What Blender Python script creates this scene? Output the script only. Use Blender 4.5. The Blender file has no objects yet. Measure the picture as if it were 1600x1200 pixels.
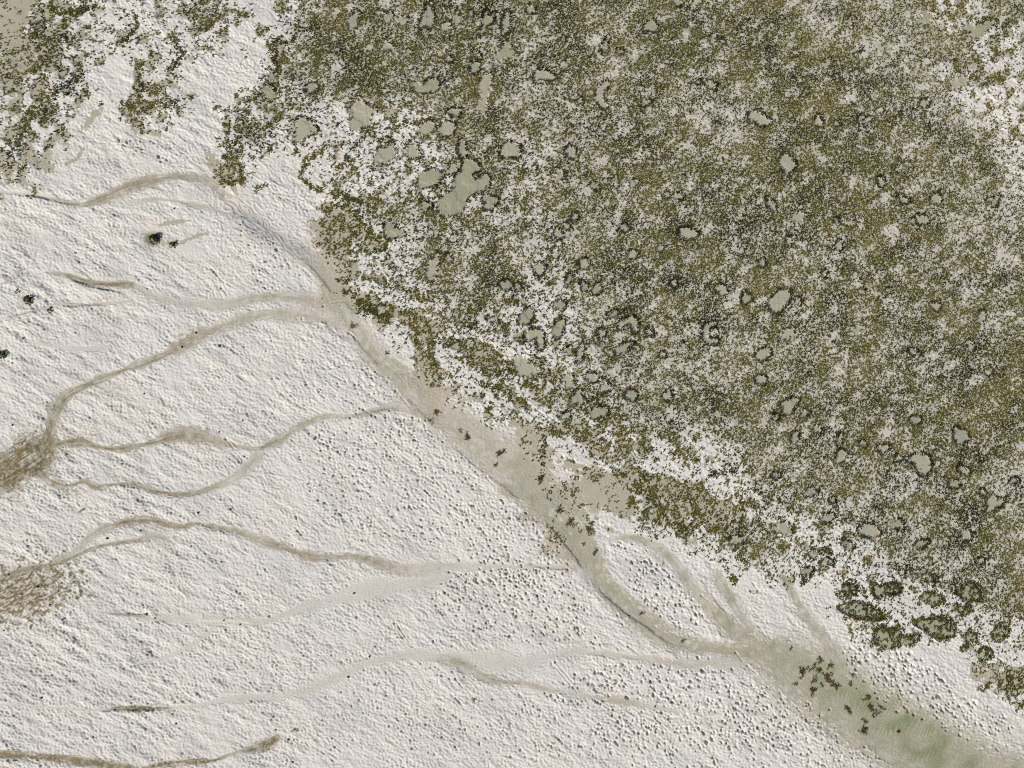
import bpy, math
import numpy as np

# ------------------------------------------------------------------ camera, sky, sun, exposure
SC = bpy.context.scene
COL = SC.collection
S = 0.025                         # metres of ground per pixel of the 1600 x 1200 photograph
cam = bpy.data.cameras.new("drone_camera")
cam.sensor_width = 36.0
cam.lens = 24.0
cam.clip_start = 0.5
cam.clip_end = 3000.0
cam_o = bpy.data.objects.new("drone_camera", cam)
COL.objects.link(cam_o)
cam_o.location = (0, 0, 1600 * S * 24.0 / 36.0)
cam_o.rotation_euler = (0, 0, 0)
SC.camera = cam_o

SUN_EL, SUN_AZ = math.radians(36), math.radians(232)       # azimuth clockwise from +Y: light comes from lower left
world = bpy.data.worlds.new("World")
SC.world = world
world.use_nodes = True
wn = world.node_tree
wn.nodes.clear()
wo = wn.nodes.new("ShaderNodeOutputWorld")
bg = wn.nodes.new("ShaderNodeBackground")
sky = wn.nodes.new("ShaderNodeTexSky")
sky.sky_type = 'NISHITA'
sky.sun_disc = False
sky.sun_elevation = SUN_EL
sky.sun_rotation = SUN_AZ
bg.inputs["Strength"].default_value = 0.06
wn.links.new(sky.outputs[0], bg.inputs[0])
wn.links.new(bg.outputs[0], wo.inputs[0])
sl = bpy.data.lights.new("sun", 'SUN')
sl.energy = 4.4
sl.angle = math.radians(0.5)
sl.color = (1.0, 0.955, 0.885)
sun = bpy.data.objects.new("sun", sl)
COL.objects.link(sun)
sun.rotation_euler = (math.pi / 2 - SUN_EL, 0, math.pi - SUN_AZ)
SC.view_settings.view_transform = 'Standard'
SC.view_settings.look = 'None'
SC.view_settings.exposure = 0.22
SC.view_settings.gamma = 1.0
SC.cycles.use_denoising = False
SC.cycles.max_bounces = 3
SC.cycles.diffuse_bounces = 2
SC.cycles.filter_width = 1.1

# ------------------------------------------------------------------ helpers
STEP = 1.25
NX, NY = 1472, 1152
PX0 = PY0 = -120.0
gx = PX0 + STEP * np.arange(NX)
gy = PY0 + STEP * np.arange(NY)
PX, PY = np.meshgrid(gx, gy)
fx = np.fft.rfftfreq(NX, STEP)[None, :]
fy = np.fft.fftfreq(NY, STEP)[:, None]

def _norm(a):
    a = a - a.mean()
    return (a / a.std()).astype(np.float32)

def _freq(ang, stretch):
    a = math.radians(ang)                       # direction of the long axis, counter-clockwise as seen from above
    c, s = math.cos(a), -math.sin(a)
    u = fx * c + fy * s
    v = -fx * s + fy * c
    return np.sqrt((u * stretch) ** 2 + v ** 2) + 1e-9

def band(seed, wl, bw=0.35, ang=0.0, stretch=1.0):
    r = np.random.RandomState(seed).standard_normal((NY, NX))
    f = _freq(ang, stretch)
    return _norm(np.fft.irfft2(np.fft.rfft2(r) * np.exp(-(np.log(f * wl)) ** 2 / (2 * bw * bw)), (NY, NX)))

def low(seed, wl, ang=0.0, stretch=1.0):
    r = np.random.RandomState(seed).standard_normal((NY, NX))
    f = _freq(ang, stretch)
    F = np.fft.rfft2(r) * np.exp(-(f * wl) ** 2)
    F[0, 0] = 0
    return _norm(np.fft.irfft2(F, (NY, NX)))

def blur(a, sig):
    f2 = fx * fx + fy * fy
    return np.fft.irfft2(np.fft.rfft2(a) * np.exp(-2 * (math.pi * sig) ** 2 * f2), (NY, NX)).astype(np.float32)

def sstep(a, b, x):
    t = np.clip((x - a) / (b - a), 0, 1)
    return t * t * (3 - 2 * t)

def bilin(a, px, py):
    i = np.clip((np.asarray(px) - PX0) / STEP, 0, NX - 1.001)
    j = np.clip((np.asarray(py) - PY0) / STEP, 0, NY - 1.001)
    i0, j0 = i.astype(int), j.astype(int)
    u, v = i - i0, j - j0
    return (a[j0, i0] * (1 - u) + a[j0, i0 + 1] * u) * (1 - v) + (a[j0 + 1, i0] * (1 - u) + a[j0 + 1, i0 + 1] * u) * v

def window(x0, x1, y0, y1):
    i0 = max(0, int((x0 - PX0) / STEP)); i1 = min(NX, int((x1 - PX0) / STEP) + 2)
    j0 = max(0, int((y0 - PY0) / STEP)); j1 = min(NY, int((y1 - PY0) / STEP) + 2)
    return slice(j0, max(j1, j0)), slice(i0, max(i1, i0))

def smooth_path(pts, n=5):
    p = np.asarray(pts, float)
    if len(p) < 3:
        t = np.linspace(0, 1, 8)[:, None]
        return p[:1] * (1 - t) + p[-1:] * t
    q = np.vstack([2 * p[0] - p[1], p, 2 * p[-1] - p[-2]])
    out = []
    for k in range(1, len(q) - 2):
        a, b, c, d = q[k - 1], q[k], q[k + 1], q[k + 2]
        for t in np.arange(n) / n:
            out.append(0.5 * (2 * b + (c - a) * t + (2 * a - 5 * b + 4 * c - d) * t * t + (3 * b - a - 3 * c + d) * t ** 3))
    out.append(p[-1])
    return np.array(out)

def ribbon(pts, reach=1.7):
    """for a path of rows (x, y, half width, ...) the grid of normalised distance, signed offset, arc length and the other columns"""
    p = smooth_path(pts)
    nd = np.full((NY, NX), 9.0, np.float32)
    off = np.zeros((NY, NX), np.float32)
    arc = np.zeros((NY, NX), np.float32)
    ext = [np.zeros((NY, NX), np.float32) for _ in range(p.shape[1] - 3)]
    s = 0.0
    for a, b in zip(p[:-1], p[1:]):
        L = math.hypot(b[0] - a[0], b[1] - a[1])
        if L < 1e-6:
            continue
        r = max(a[2], b[2]) * reach + 3
        w = window(min(a[0], b[0]) - r, max(a[0], b[0]) + r, min(a[1], b[1]) - r, max(a[1], b[1]) + r)
        X, Y = PX[w], PY[w]
        if X.size:
            ux, uy = (b[0] - a[0]) / L, (b[1] - a[1]) / L
            t = np.clip(((X - a[0]) * ux + (Y - a[1]) * uy) / L, 0, 1)
            dx, dy = X - (a[0] + t * (b[0] - a[0])), Y - (a[1] + t * (b[1] - a[1]))
            d = np.hypot(dx, dy)
            hw = np.maximum(a[2] + t * (b[2] - a[2]), 0.6)
            k = d / hw
            m = k < nd[w]
            nd[w] = np.where(m, k, nd[w])
            off[w] = np.where(m, np.sign(ux * dy - uy * dx) * d, off[w])
            arc[w] = np.where(m, s + t * L, arc[w])
            for e, c in zip(ext, range(3, p.shape[1])):
                e[w] = np.where(m, a[c] + t * (b[c] - a[c]), e[w])
        s += L
    return nd, off, arc, ext

STREAK = np.random.RandomState(5).standard_normal((128, 256)).astype(np.float32)
def streak(arc, off, la=30.0, lo=2.2):
    u, v = (arc / la) % 255, (off / lo + 64) % 127
    i, j = u.astype(int), v.astype(int)
    a, b = u - i, v - j
    a, b = a * a * (3 - 2 * a), b * b * (3 - 2 * b)
    T = STREAK
    return (T[j, i] * (1 - a) + T[j, (i + 1) % 256] * a) * (1 - b) + (T[(j + 1) % 128, i] * (1 - a) + T[(j + 1) % 128, (i + 1) % 256] * a) * b

def tag(o, label, cat=None, group=None, kind=None):
    o["label"] = label
    if cat: o["category"] = cat
    if group: o["group"] = group
    if kind: o["kind"] = kind
    return o

def set_attr(me, name, typ, data):
    at = me.attributes.new(name, typ, 'POINT')
    at.data.foreach_set('color' if typ == 'FLOAT_COLOR' else 'value', np.ascontiguousarray(data, np.float32).ravel())

def make_obj(name, verts, faces, mat, parent=None, smooth=True, attrs=()):
    me = bpy.data.meshes.new(name)
    verts = np.asarray(verts, np.float32); faces = np.asarray(faces, np.int32)
    me.vertices.add(len(verts))
    me.vertices.foreach_set('co', verts.ravel())
    n = faces.shape[1]
    me.loops.add(faces.size)
    me.loops.foreach_set('vertex_index', faces.ravel())
    me.polygons.add(len(faces))
    me.polygons.foreach_set('loop_start', np.arange(0, faces.size, n, dtype=np.int32))
    me.update(calc_edges=True)
    me.polygons.foreach_set('use_smooth', np.full(len(faces), smooth))
    for a in attrs:
        set_attr(me, *a)
    me.materials.append(mat)
    o = bpy.data.objects.new(name, me)
    COL.objects.link(o)
    if parent: o.parent = parent
    return o

# ------------------------------------------------------------------ materials
def new_mat(name):
    m = bpy.data.materials.new(name)
    m.use_nodes = True
    m.node_tree.nodes.clear()
    return m, m.node_tree.nodes, m.node_tree.links

def mixc(N, L, fac, a, b, blend='MIX'):
    n = N.new("ShaderNodeMix"); n.data_type = 'RGBA'; n.blend_type = blend
    for sock, v in ((n.inputs[0], fac), (n.inputs[6], a), (n.inputs[7], b)):
        if isinstance(v, bpy.types.NodeSocket): L.new(v, sock)
        elif isinstance(v, tuple): sock.default_value = (*v, 1.0)
        else: sock.default_value = v
    return n.outputs[2]

def noise(N, L, co, scale, detail=3.0, rough=0.55):
    n = N.new("ShaderNodeTexNoise")
    n.inputs["Scale"].default_value = scale; n.inputs["Detail"].default_value = detail; n.inputs["Roughness"].default_value = rough
    L.new(co, n.inputs["Vector"])
    return n.outputs["Fac"]

def maprange(N, L, v, a, b, c, d):
    n = N.new("ShaderNodeMapRange")
    for k, x in zip((1, 2, 3, 4), (a, b, c, d)): n.inputs[k].default_value = x
    L.new(v, n.inputs[0])
    return n.outputs[0]

def sediment_material():
    m, N, L = new_mat("tidal_sediment")
    out = N.new("ShaderNodeOutputMaterial"); bs = N.new("ShaderNodeBsdfPrincipled")
    L.new(bs.outputs[0], out.inputs[0])
    co = N.new("ShaderNodeTexCoord").outputs["Object"]
    at = N.new("ShaderNodeAttribute"); at.attribute_name = "sediment"
    sp = N.new("ShaderNodeSeparateColor"); L.new(at.outputs["Color"], sp.inputs[0])
    silt, film, grey = sp.outputs[0], sp.outputs[1], sp.outputs[2]
    olive = at.outputs["Alpha"]
    n1 = maprange(N, L, noise(N, L, co, 0.35, 4), .35, .65, 0, 1)
    n2 = maprange(N, L, noise(N, L, co, 1.7, 5, .6), .35, .65, 0, 1)
    sand = mixc(N, L, n1, (0.615, 0.582, 0.528), (0.585, 0.566, 0.530))
    sand = mixc(N, L, maprange(N, L, noise(N, L, co, 0.8, 3), .5, .75, 0, .6), sand, (0.600, 0.548, 0.490))
    st = mixc(N, L, n2, (0.392, 0.352, 0.276), (0.445, 0.390, 0.316))
    st = mixc(N, L, maprange(N, L, noise(N, L, co, 0.5, 2), .4, .65, 0, 1), st, (0.382, 0.356, 0.272))
    c = mixc(N, L, silt, sand, st)
    c = mixc(N, L, grey, c, (0.315, 0.310, 0.312))
    c = mixc(N, L, olive, c, mixc(N, L, n2, (0.215, 0.228, 0.132), (0.270, 0.275, 0.172)))
    fl = mixc(N, L, maprange(N, L, noise(N, L, co, 1.1, 4), .38, .66, 0, 1), (0.092, 0.078, 0.019), (0.168, 0.116, 0.038))
    c = mixc(N, L, film, c, fl)
    g = maprange(N, L, noise(N, L, co, 28.0, 2, .7), .3, .7, .86, 1.12)
    gc = N.new("ShaderNodeCombineColor")
    for k in range(3): L.new(g, gc.inputs[k])
    c = mixc(N, L, 1.0, c, gc.outputs[0], 'MULTIPLY')
    L.new(c, bs.inputs["Base Color"])
    L.new(maprange(N, L, silt, 0, 1, .95, .6), bs.inputs["Roughness"])
    bs.inputs["Specular IOR Level"].default_value = 0.25
    bp = N.new("ShaderNodeBump"); bp.inputs["Strength"].default_value = 0.5; bp.inputs["Distance"].default_value = 0.012
    L.new(noise(N, L, co, 22.0, 3, .6), bp.inputs["Height"])
    L.new(bp.outputs[0], bs.inputs["Normal"])
    return m

def weed_material(name, stops):
    m, N, L = new_mat(name)
    out = N.new("ShaderNodeOutputMaterial"); bs = N.new("ShaderNodeBsdfPrincipled")
    L.new(bs.outputs[0], out.inputs[0])
    co = N.new("ShaderNodeTexCoord").outputs["Object"]
    at = N.new("ShaderNodeAttribute"); at.attribute_name = "tone"
    add = N.new("ShaderNodeMath"); add.operation = 'ADD'
    L.new(at.outputs["Fac"], add.inputs[0])
    L.new(maprange(N, L, noise(N, L, co, 0.6, 4), .3, .7, -.22, .22), add.inputs[1])
    rp = N.new("ShaderNodeValToRGB"); L.new(add.outputs[0], rp.inputs[0])
    e = rp.color_ramp.elements
    while len(e) < len(stops): e.new(0.5)
    for el, (p, c) in zip(e, stops): el.position = p; el.color = (*c, 1)
    L.new(rp.outputs[0], bs.inputs["Base Color"])
    bs.inputs["Roughness"].default_value = 0.6
    bs.inputs["Specular IOR Level"].default_value = 0.06
    return m

def rock_material():
    m, N, L = new_mat("weedy_rock")
    out = N.new("ShaderNodeOutputMaterial"); bs = N.new("ShaderNodeBsdfPrincipled")
    L.new(bs.outputs[0], out.inputs[0])
    co = N.new("ShaderNodeTexCoord").outputs["Object"]
    c = mixc(N, L, maprange(N, L, noise(N, L, co, 9, 4), .45, .55, 0, 1), (0.05, 0.045, 0.025), (0.30, 0.27, 0.11))
    L.new(c, bs.inputs["Base Color"]); bs.inputs["Roughness"].default_value = 0.8
    return m

SED = sediment_material()
GRASS = weed_material("seagrass", [(0.0, (0.016, 0.015, 0.005)), (0.3, (0.044, 0.040, 0.007)), (0.62, (0.098, 0.090, 0.011)), (0.85, (0.122, 0.092, 0.016)), (1.0, (0.20, 0.16, 0.05))])
WRACK = weed_material("dark_wrack", [(0.0, (0.010, 0.011, 0.005)), (0.5, (0.036, 0.035, 0.009)), (0.8, (0.090, 0.082, 0.012)), (1.0, (0.140, 0.118, 0.020))])
ROCK = rock_material()
_pm, _pn, _pl = new_mat("dark_shell")
_b = _pn.new("ShaderNodeBsdfPrincipled"); _o = _pn.new("ShaderNodeOutputMaterial"); _pl.new(_b.outputs[0], _o.inputs[0])
_pc = _pn.new("ShaderNodeTexCoord").outputs["Object"]
_pl.new(mixc(_pn, _pl, noise(_pn, _pl, _pc, 40, 2), (0.012, 0.012, 0.011), (0.05, 0.045, 0.035)), _b.inputs["Base Color"])
_b.inputs["Roughness"].default_value = 0.55
SHELL = _pm

# ------------------------------------------------------------------ what lies where (read off the photograph, in its pixels)
V = """14332352 14764666 57556657 74654435
25433230 46766555 46557657 85645543
43404201 45675576 46555656 87664353
26115414 54243357 45565444 77766423
32000005 32233456 35566656 78766664
21000003 02323336 34656567 87776663
00000000 01355534 45556676 67775644
00000000 00343545 34566666 66676665
00000000 00134537 44566666 65666656
00000000 00142454 34455656 66766766
00000000 00002444 33475555 56665666
00000000 00001234 44444555 45655667
00000000 00000013 45556666 66676668
00000000 00000000 13335356 55566666
00000000 00000000 01232215 45655764
00000000 00000000 03015424 45554665
00000000 00000000 02114445 43455665
00000000 00000000 00000035 33345464
00000000 00000000 00000001 11334456
00000000 00000000 00000000 00333334
00000000 00000000 00000000 01021122
00000000 00000000 00000000 00000013
00000000 00000000 00000000 00000001
00000000 00000000 00000000 00000000"""
G = """24588758 76336443 44554464 48465574
23587868 66445443 54554464 36565466
26695789 55646544 54454554 44687657
54865786 56856644 55565676 45566787
55888885 88667655 75555555 44556667
46999995 98767646 65555565 45556668
99999999 97747657 65565555 55556778
99999999 95358675 75655555 57555767
99999999 96267364 76664565 57655677
99999999 97335856 77665565 56666567
99999999 99957346 77645576 55666566
99999999 99957446 66755666 56677555
99999999 99998356 45656655 56556664
99999999 99999965 56646655 67666566
99999999 99999999 27348786 66564568
99999999 99999999 24333375 66676556
99999999 99999999 62664446 67677557
99999999 99999999 85375877 78877767
99999999 99999999 99999999 68888776
99999999 99999999 99999999 66876888
99999999 99999999 99999999 99989888
99999999 99999999 99999999 99999976
99999999 99999999 99999999 99999998
99999999 99999999 99999999 99999999"""
def coarse(txt):
    g = np.array([[int(c) for c in row.replace(' ', '')] for row in txt.split('\n')], np.float32)
    return np.pad(g, 3, mode='edge')
wx, wy = low(11, 40) * 11, low(12, 40) * 11
def upsample(g):
    u = np.clip((PX + wx) / 50 - 0.5 + 3, 0, g.shape[1] - 1.001)
    v = np.clip((PY + wy) / 50 - 0.5 + 3, 0, g.shape[0] - 1.001)
    i, j = u.astype(int), v.astype(int)
    a, b = u - i, v - j
    a, b = a * a * (3 - 2 * a), b * b * (3 - 2 * b)
    return ((g[j, i] * (1 - a) + g[j, i + 1] * a) * (1 - b) + (g[j + 1, i] * (1 - a) + g[j + 1, i + 1] * a) * b).astype(np.float32)
veg = upsample(coarse(V)) / 9.0
pale = upsample(coarse(G)) / 9.0

# channels: rows (x, y, half width, silt, film); depth in metres
CREEKS = [
 ("tidal_channel", "broad beige main channel running diagonally between the seagrass and the white sand", 0.10, [
   (338,292,7,.6,0),(372,322,10,.3,0),(400,348,12,.25,0),(440,375,12,.4,0),(482,405,15,.75,0),(515,440,20,.9,0),(540,480,17,.85,0),(562,520,18,.8,.04),(592,560,20,.85,.05),
   (630,592,22,.9,.06),(668,628,24,.9,.05),(710,661,28,.9,0),(752,695,34,.85,0),(800,728,37,.85,0),(842,766,33,.9,0),(878,806,27,.9,0),(909,849,22,.9,0),(930,886,18,.95,0),
   (945,915,17,1,0),(985,955,19,1,0),(1030,987,18,1,0),(1065,1003,15,1,0),(1110,1013,12,1,0),(1165,1018,16,1,0),(1215,1030,34,1,0),(1265,1062,52,1,0),(1325,1104,56,1,0),(1395,1148,58,1,0),(1480,1190,60,1,0),(1580,1232,60,1,0),(1730,1290,60,1,0)]),
 ("tidal_channel", "smooth beige side channel right of the main channel, joining it at the lower right", 0.06, [
   (955,842,4,.4,0),(985,838,5,.6,0),(1012,845,7,.7,0),(1042,866,8,.7,0),(1068,898,9,.6,0),(1092,930,11,.8,0),(1122,962,13,.95,0),(1152,990,15,1,0),(1190,1012,18,1,0),(1220,1028,20,1,0)]),
 ("tidal_creek", "faint beige streak beside the seagrass edge above the right side channel", 0.03, [
   (1118,900,8,.6,0),(1135,922,10,.75,0),(1150,948,9,.7,0),(1172,985,7,.7,0)]),
 ("tidal_creek", "narrow beige creek leaving the weedy ground and widening down into the lower channel", 0.04, [
   (1222,900,5,.7,.1),(1238,925,7,.75,0),(1254,952,9,.8,0),(1272,980,11,.75,0),(1292,1005,15,.8,0),(1308,1040,18,.9,0)]),
 ("tidal_creek", "brown creek bending across the upper left sand to the grey funnel", 0.06, [
   (-130,296,3,.3,0),(0,300,3,.3,0),(55,305,3,.4,.05),(98,315,4,.6,.15),(130,319,5,.9,.3),(165,308,8,.9,.33),(200,293,10,.9,.3),(235,282,10,.9,.22),(268,276,8,.9,.18),(310,278,7,.8,.1),(338,292,8,.7,0)]),
 ("tidal_creek", "pale thin creek just below the upper brown creek", 0.03, [
   (195,318,3,.3,0),(235,311,4,.6,.05),(270,313,4,.6,.1),(300,319,4,.6,.08),(330,326,4,.6,.05),(366,338,4,.6,0)]),
 ("tidal_creek", "short olive brown pool-like creek at left that fades into a pale arm", 0.05, [
   (70,424,1.5,.3,0),(106,431,4,.9,.35),(132,439,6,.95,.42),(165,444,7,.95,.42),(203,444,6,.9,.36),(215,449,7,.6,.05),(240,462,9,.55,0),(272,471,10,.55,0),(310,476,10,.6,0),(350,476,10,.6,.03),(400,466,9,.75,.12),(445,463,10,.75,.08),(492,472,12,.75,.04),(535,495,14,.75,0)]),
 ("tidal_creek", "wide brownish creek sweeping from the channel down left to the olive weed mass", 0.06, [
   (530,505,12,.7,0),(485,492,12,.7,.03),(440,490,12,.7,.05),(402,493,11,.75,.07),(370,503,12,.8,.12),(340,513,12,.8,.15),(310,524,11,.85,.22),(282,540,10,.9,.33),(252,556,8,.9,.33),(205,574,7,.8,.26),(162,590,7,.8,.32),(130,604,9,.85,.35),(100,622,12,.85,.38),(84,650,12,.85,.4),(76,685,14,.9,.55),(60,704,26,.95,.8),(32,724,32,1,.9),(0,744,32,1,.9),(-130,810,32,1,.85)]),
 ("tidal_creek", "brown creek with a swollen middle below the wide creek, running right to the channel", 0.04, [
   (70,700,8,.9,.55),(120,690,6,.85,.5),(150,697,6,.8,.45),(180,702,5,.8,.45),(210,698,5,.8,.4),(240,691,6,.85,.4),(270,682,10,.9,.36),(298,681,12,.9,.3),(328,687,11,.9,.28),(352,694,6,.8,.2),(382,698,5,.6,.15),(402,701,6,.8,.28),(432,690,7,.8,.25),(462,670,7,.75,.18),(502,652,6,.7,.15),(532,650,5,.6,.1),(562,648,5,.6,.15),(600,638,6,.7,.15),(622,635,7,.7,.12),(645,642,8,.75,.08),(668,655,10,.8,0),(690,668,10,.9,0)]),
 ("tidal_creek", "thin brown creek curving under the swollen brown creek", 0.035, [
   (58,735,8,.9,.6),(76,750,5,.8,.5),(104,761,5,.7,.45),(130,752,4,.7,.4),(150,761,4,.7,.4),(180,756,4,.75,.42),(210,758,4,.8,.42),(240,767,5,.8,.45),(270,771,5,.8,.42),(300,770,4,.7,.35),(332,761,5,.7,.35),(356,752,7,.5,.15),(378,738,9,.5,.1),(405,712,9,.5,.1)]),
 ("tidal_creek", "long brown creek across the middle left, ending in pale sand", 0.045, [
   (-130,965,10,.7,.3),(0,905,6,.7,.35),(22,895,6,.7,.35),(52,888,7,.7,.35),(92,878,7,.6,.25),(122,860,9,.5,.16),(142,838,8,.5,.18),(172,823,6,.7,.3),(202,815,7,.85,.42),(232,812,8,.9,.46),(260,820,6,.9,.42),(290,822,4,.9,.4),(308,817,3,.8,.3),(330,822,4,.8,.3),(370,830,7,.85,.25),(402,842,6,.8,.3),(440,854,8,.85,.3),(472,866,9,.85,.28),(502,872,7,.8,.28),(530,871,6,.8,.25),(562,872,8,.8,.25),(592,880,8,.75,.2),(622,889,10,.6,.12),(652,891,12,.5,.06),(690,886,12,.5,.05),(740,884,9,.4,0),(800,885,5,.45,0),(860,885,5,.5,0),(905,886,6,.7,0),(930,893,8,.9,0)]),
 ("tidal_creek", "thin rusty strand just below the long brown creek", 0.025, [
   (0,900,3,.5,.35),(42,888,4,.6,.45),(86,882,4,.6,.45),(116,870,3,.6,.42),(142,858,4,.6,.4),(172,850,3,.6,.38),(212,844,4,.6,.3),(240,837,5,.5,.22),(258,842,4,.5,.26),(272,850,2.5,.4,.2)]),
 ("tidal_creek", "broad pale grey smooth arm below the long brown creek", 0.03, [
   (160,958,2,.4,.25),(190,961,3,.5,.42),(214,963,3,.5,.32),(242,967,6,.3,0),(292,968,7,.3,0),(342,968,7,.3,0),(402,973,5,.35,.02),(432,964,5,.4,.03),(472,950,8,.38,0),(512,938,12,.24,0),(555,927,16,.24,0),(600,917,17,.26,.02),(650,910,14,.28,.03),(700,901,11,.34,.04)]),
 ("tidal_creek", "faint pale groove branching down left from the broad pale arm", 0.02, [
   (205,1040,2,.2,0),(260,1026,3,.25,0),(300,1008,5,.28,0),(322,990,4,.28,0),(345,972,4,.28,0)]),
 ("tidal_creek", "long pale grey creek across the lower left with a dark brown stretch", 0.035, [
   (-130,1098,3,.3,0),(0,1101,3,.3,0),(82,1106,3,.35,.03),(160,1110,3,.4,.15),(182,1107,3.2,.7,.72),(222,1107,3.4,.7,.8),(258,1106,2.6,.6,.55),(272,1106,3,.3,.02),(312,1102,4,.3,0),(362,1091,6,.3,0),(402,1089,6,.3,0),(440,1089,6,.35,0),(482,1075,8,.35,0),(522,1061,8,.35,0),(562,1041,8,.35,0),(602,1030,8,.35,0),(642,1022,8,.35,0),(672,1024,9,.35,0),(698,1031,8,.5,.15),(722,1037,9,.8,.28),(744,1049,6,.6,.12),(760,1059,8,.8,.26),(790,1066,8,.75,.24),(822,1068,7,.55,.14),(860,1077,7,.45,.1),(902,1083,7,.35,.02),(942,1092,7,.55,.1),(985,1098,7,.6,.1),(1010,1103,5,.4,.05),(1060,1112,5,.35,.04)]),
 ("tidal_creek", "pale grey creek in the lower middle that joins the main channel at its bend", 0.035, [
   (690,1024,6,.3,0),(740,1030,12,.3,0),(790,1034,15,.3,0),(832,1030,12,.3,0),(872,1021,8,.3,0),(912,1018,7,.35,0),(952,1021,6,.4,0),(1002,1028,6,.5,0),(1052,1036,8,.6,.05),(1090,1038,10,.55,.05),(1140,1036,9,.5,.03),(1180,1032,9,.7,0)]),
 ("tidal_creek", "dark brown weed-filled creek along the bottom left corner", 0.04, [
   (-130,1178,7,.9,.9),(0,1178,7,.9,.9),(42,1180,7,.9,.9),(92,1186,7,.9,.88),(140,1191,7,.9,.85),(176,1198,8,.9,.85),(212,1206,7,.9,.85)]),
 ("tidal_creek", "short brown weed-filled creek rising right near the bottom edge at left", 0.035, [
   (225,1203,5,.9,.8),(262,1194,5,.9,.78),(300,1190,4,.8,.7),(332,1189,4,.8,.65),(362,1178,3,.5,.3),(392,1171,5,.7,.6),(415,1165,7,.8,.75),(432,1154,5,.7,.6)]),
 ("tidal_creek", "hairline creek at the left edge below the small weedy rock", 0.02, [
   (-130,505,2,.3,0),(0,500,2,.3,0),(42,489,2,.35,.05),(62,483,2,.35,.1),(92,475,2.5,.4,.06),(132,477,2.5,.5,.2),(160,475,2.5,.5,.12),(205,469,3,.3,0)]),
 ("tidal_creek", "faint grey groove at left above the wide brownish creek", 0.015, [
   (35,532,2,.15,0),(82,540,5,.2,0),(122,545,6,.22,0),(165,543,4,.15,0)]),
 ("tidal_creek", "hairline creek at the left edge above the small weedy rock", 0.015, [
   (-30,452,2,.3,0),(0,444,2,.4,.1),(22,436,2.5,.5,.22),(42,428,2,.4,.1)]),
]
# soft extra strokes: silt (wet, beige), white (dry, raised), weed
SILT = [
 [(325,242,5),(338,262,9),(350,280,18),(372,275,14)], [(655,470,7),(658,520,9),(660,560,11),(668,605,12)], [(520,330,14),(522,400,22),(532,450,18)],
 [(560,462,8),(600,482,9),(655,502,10)], [(700,535,10),(735,542,15),(775,562,12)], [(815,640,12),(832,690,20),(848,745,18)], [(838,662,10),(880,672,10),(920,690,10),(940,705,10)],
 [(890,725,9),(950,742,14),(1000,752,20),(1060,768,24),(1120,800,22)], [(880,868,7),(930,872,7),(990,886,5)], [(15,20,18),(18,80,18),(10,110,12)], [(75,55,12),(80,95,14),(40,110,8)],
 [(206,45,4),(192,64,6)], [(214,95,5),(218,150,5)], [(154,170,5),(132,200,5)], [(131,232,2.5),(120,248,3),(105,254,3)], [(55,250,9),(75,262,7)], [(217,195,5),(212,208,4)], [(250,207,5),(240,208,4)],
 [(540,330,10),(565,355,14),(580,372,10)], [(600,240,14),(610,232,10)], [(645,238,9),(640,262,6)], [(560,395,6),(605,372,9)], [(400,140,3),(395,150,4)], [(435,95,7),(440,60,7)],
 [(600,480,8),(640,500,8),(680,520,8)], [(830,575,14),(860,590,10)], [(980,700,10),(1010,690,8)], [(1130,715,12),(1105,725,8)], [(1150,850,9)]+[(1152,846,9)], [(860,770,7),(905,800,9),(930,870,6)],
 [(1535,1050,14),(1585,1060,18),(1640,1062,16)], [(760,545,8),(775,556,8)], [(1515,1010,4),(1540,1025,6)], [(250,352,3.5),(280,346,4),(296,344,2)], [(250,376,6),(275,381,4),(300,371,4),(325,364,2)],
]
WHITE = [
 [(440,232,12),(485,214,9)], [(400,262,20),(450,275,16)], [(575,338,10),(590,350,9),(612,345,10)], [(638,385,16),(650,382,12)], [(553,402,7),(585,400,7)], [(570,447,8),(605,455,9),(648,475,8)],
 [(538,482,7),(580,520,10),(620,562,9),(640,588,7)], [(690,542,9),(720,580,13),(752,602,9)], [(702,516,7),(765,526,8)], [(822,648,9),(850,656,9)], [(868,690,8),(895,702,14),(918,722,9)],
 [(1015,722,12),(1070,738,11),(1110,735,8),(1140,700,8)], [(1118,765,11),(1128,772,9)], [(1148,754,10),(1160,752,8)], [(862,798,5),(912,818,6)], [(948,812,10),(1002,830,12),(1050,852,12),(1090,900,12)],
 [(965,872,20),(1020,930,32),(1085,985,16)], [(1110,845,9),(1130,878,13),(1145,884,10)], [(538,180,9),(532,196,7)], [(500,165,9),(510,140,8)], [(940,722,9),(950,730,6)], [(655,248,7),(668,232,10)], [(690,245,8),(700,232,9)],
 [(570,255,9),(590,245,7)], [(668,178,9),(640,205,8)], [(1180,900,11),(1225,945,10)], [(1300,900,10),(1290,930,12)], [(1430,965,9),(1480,945,7)], [(1420,1010,14),(1500,985,6)],
]
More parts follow.
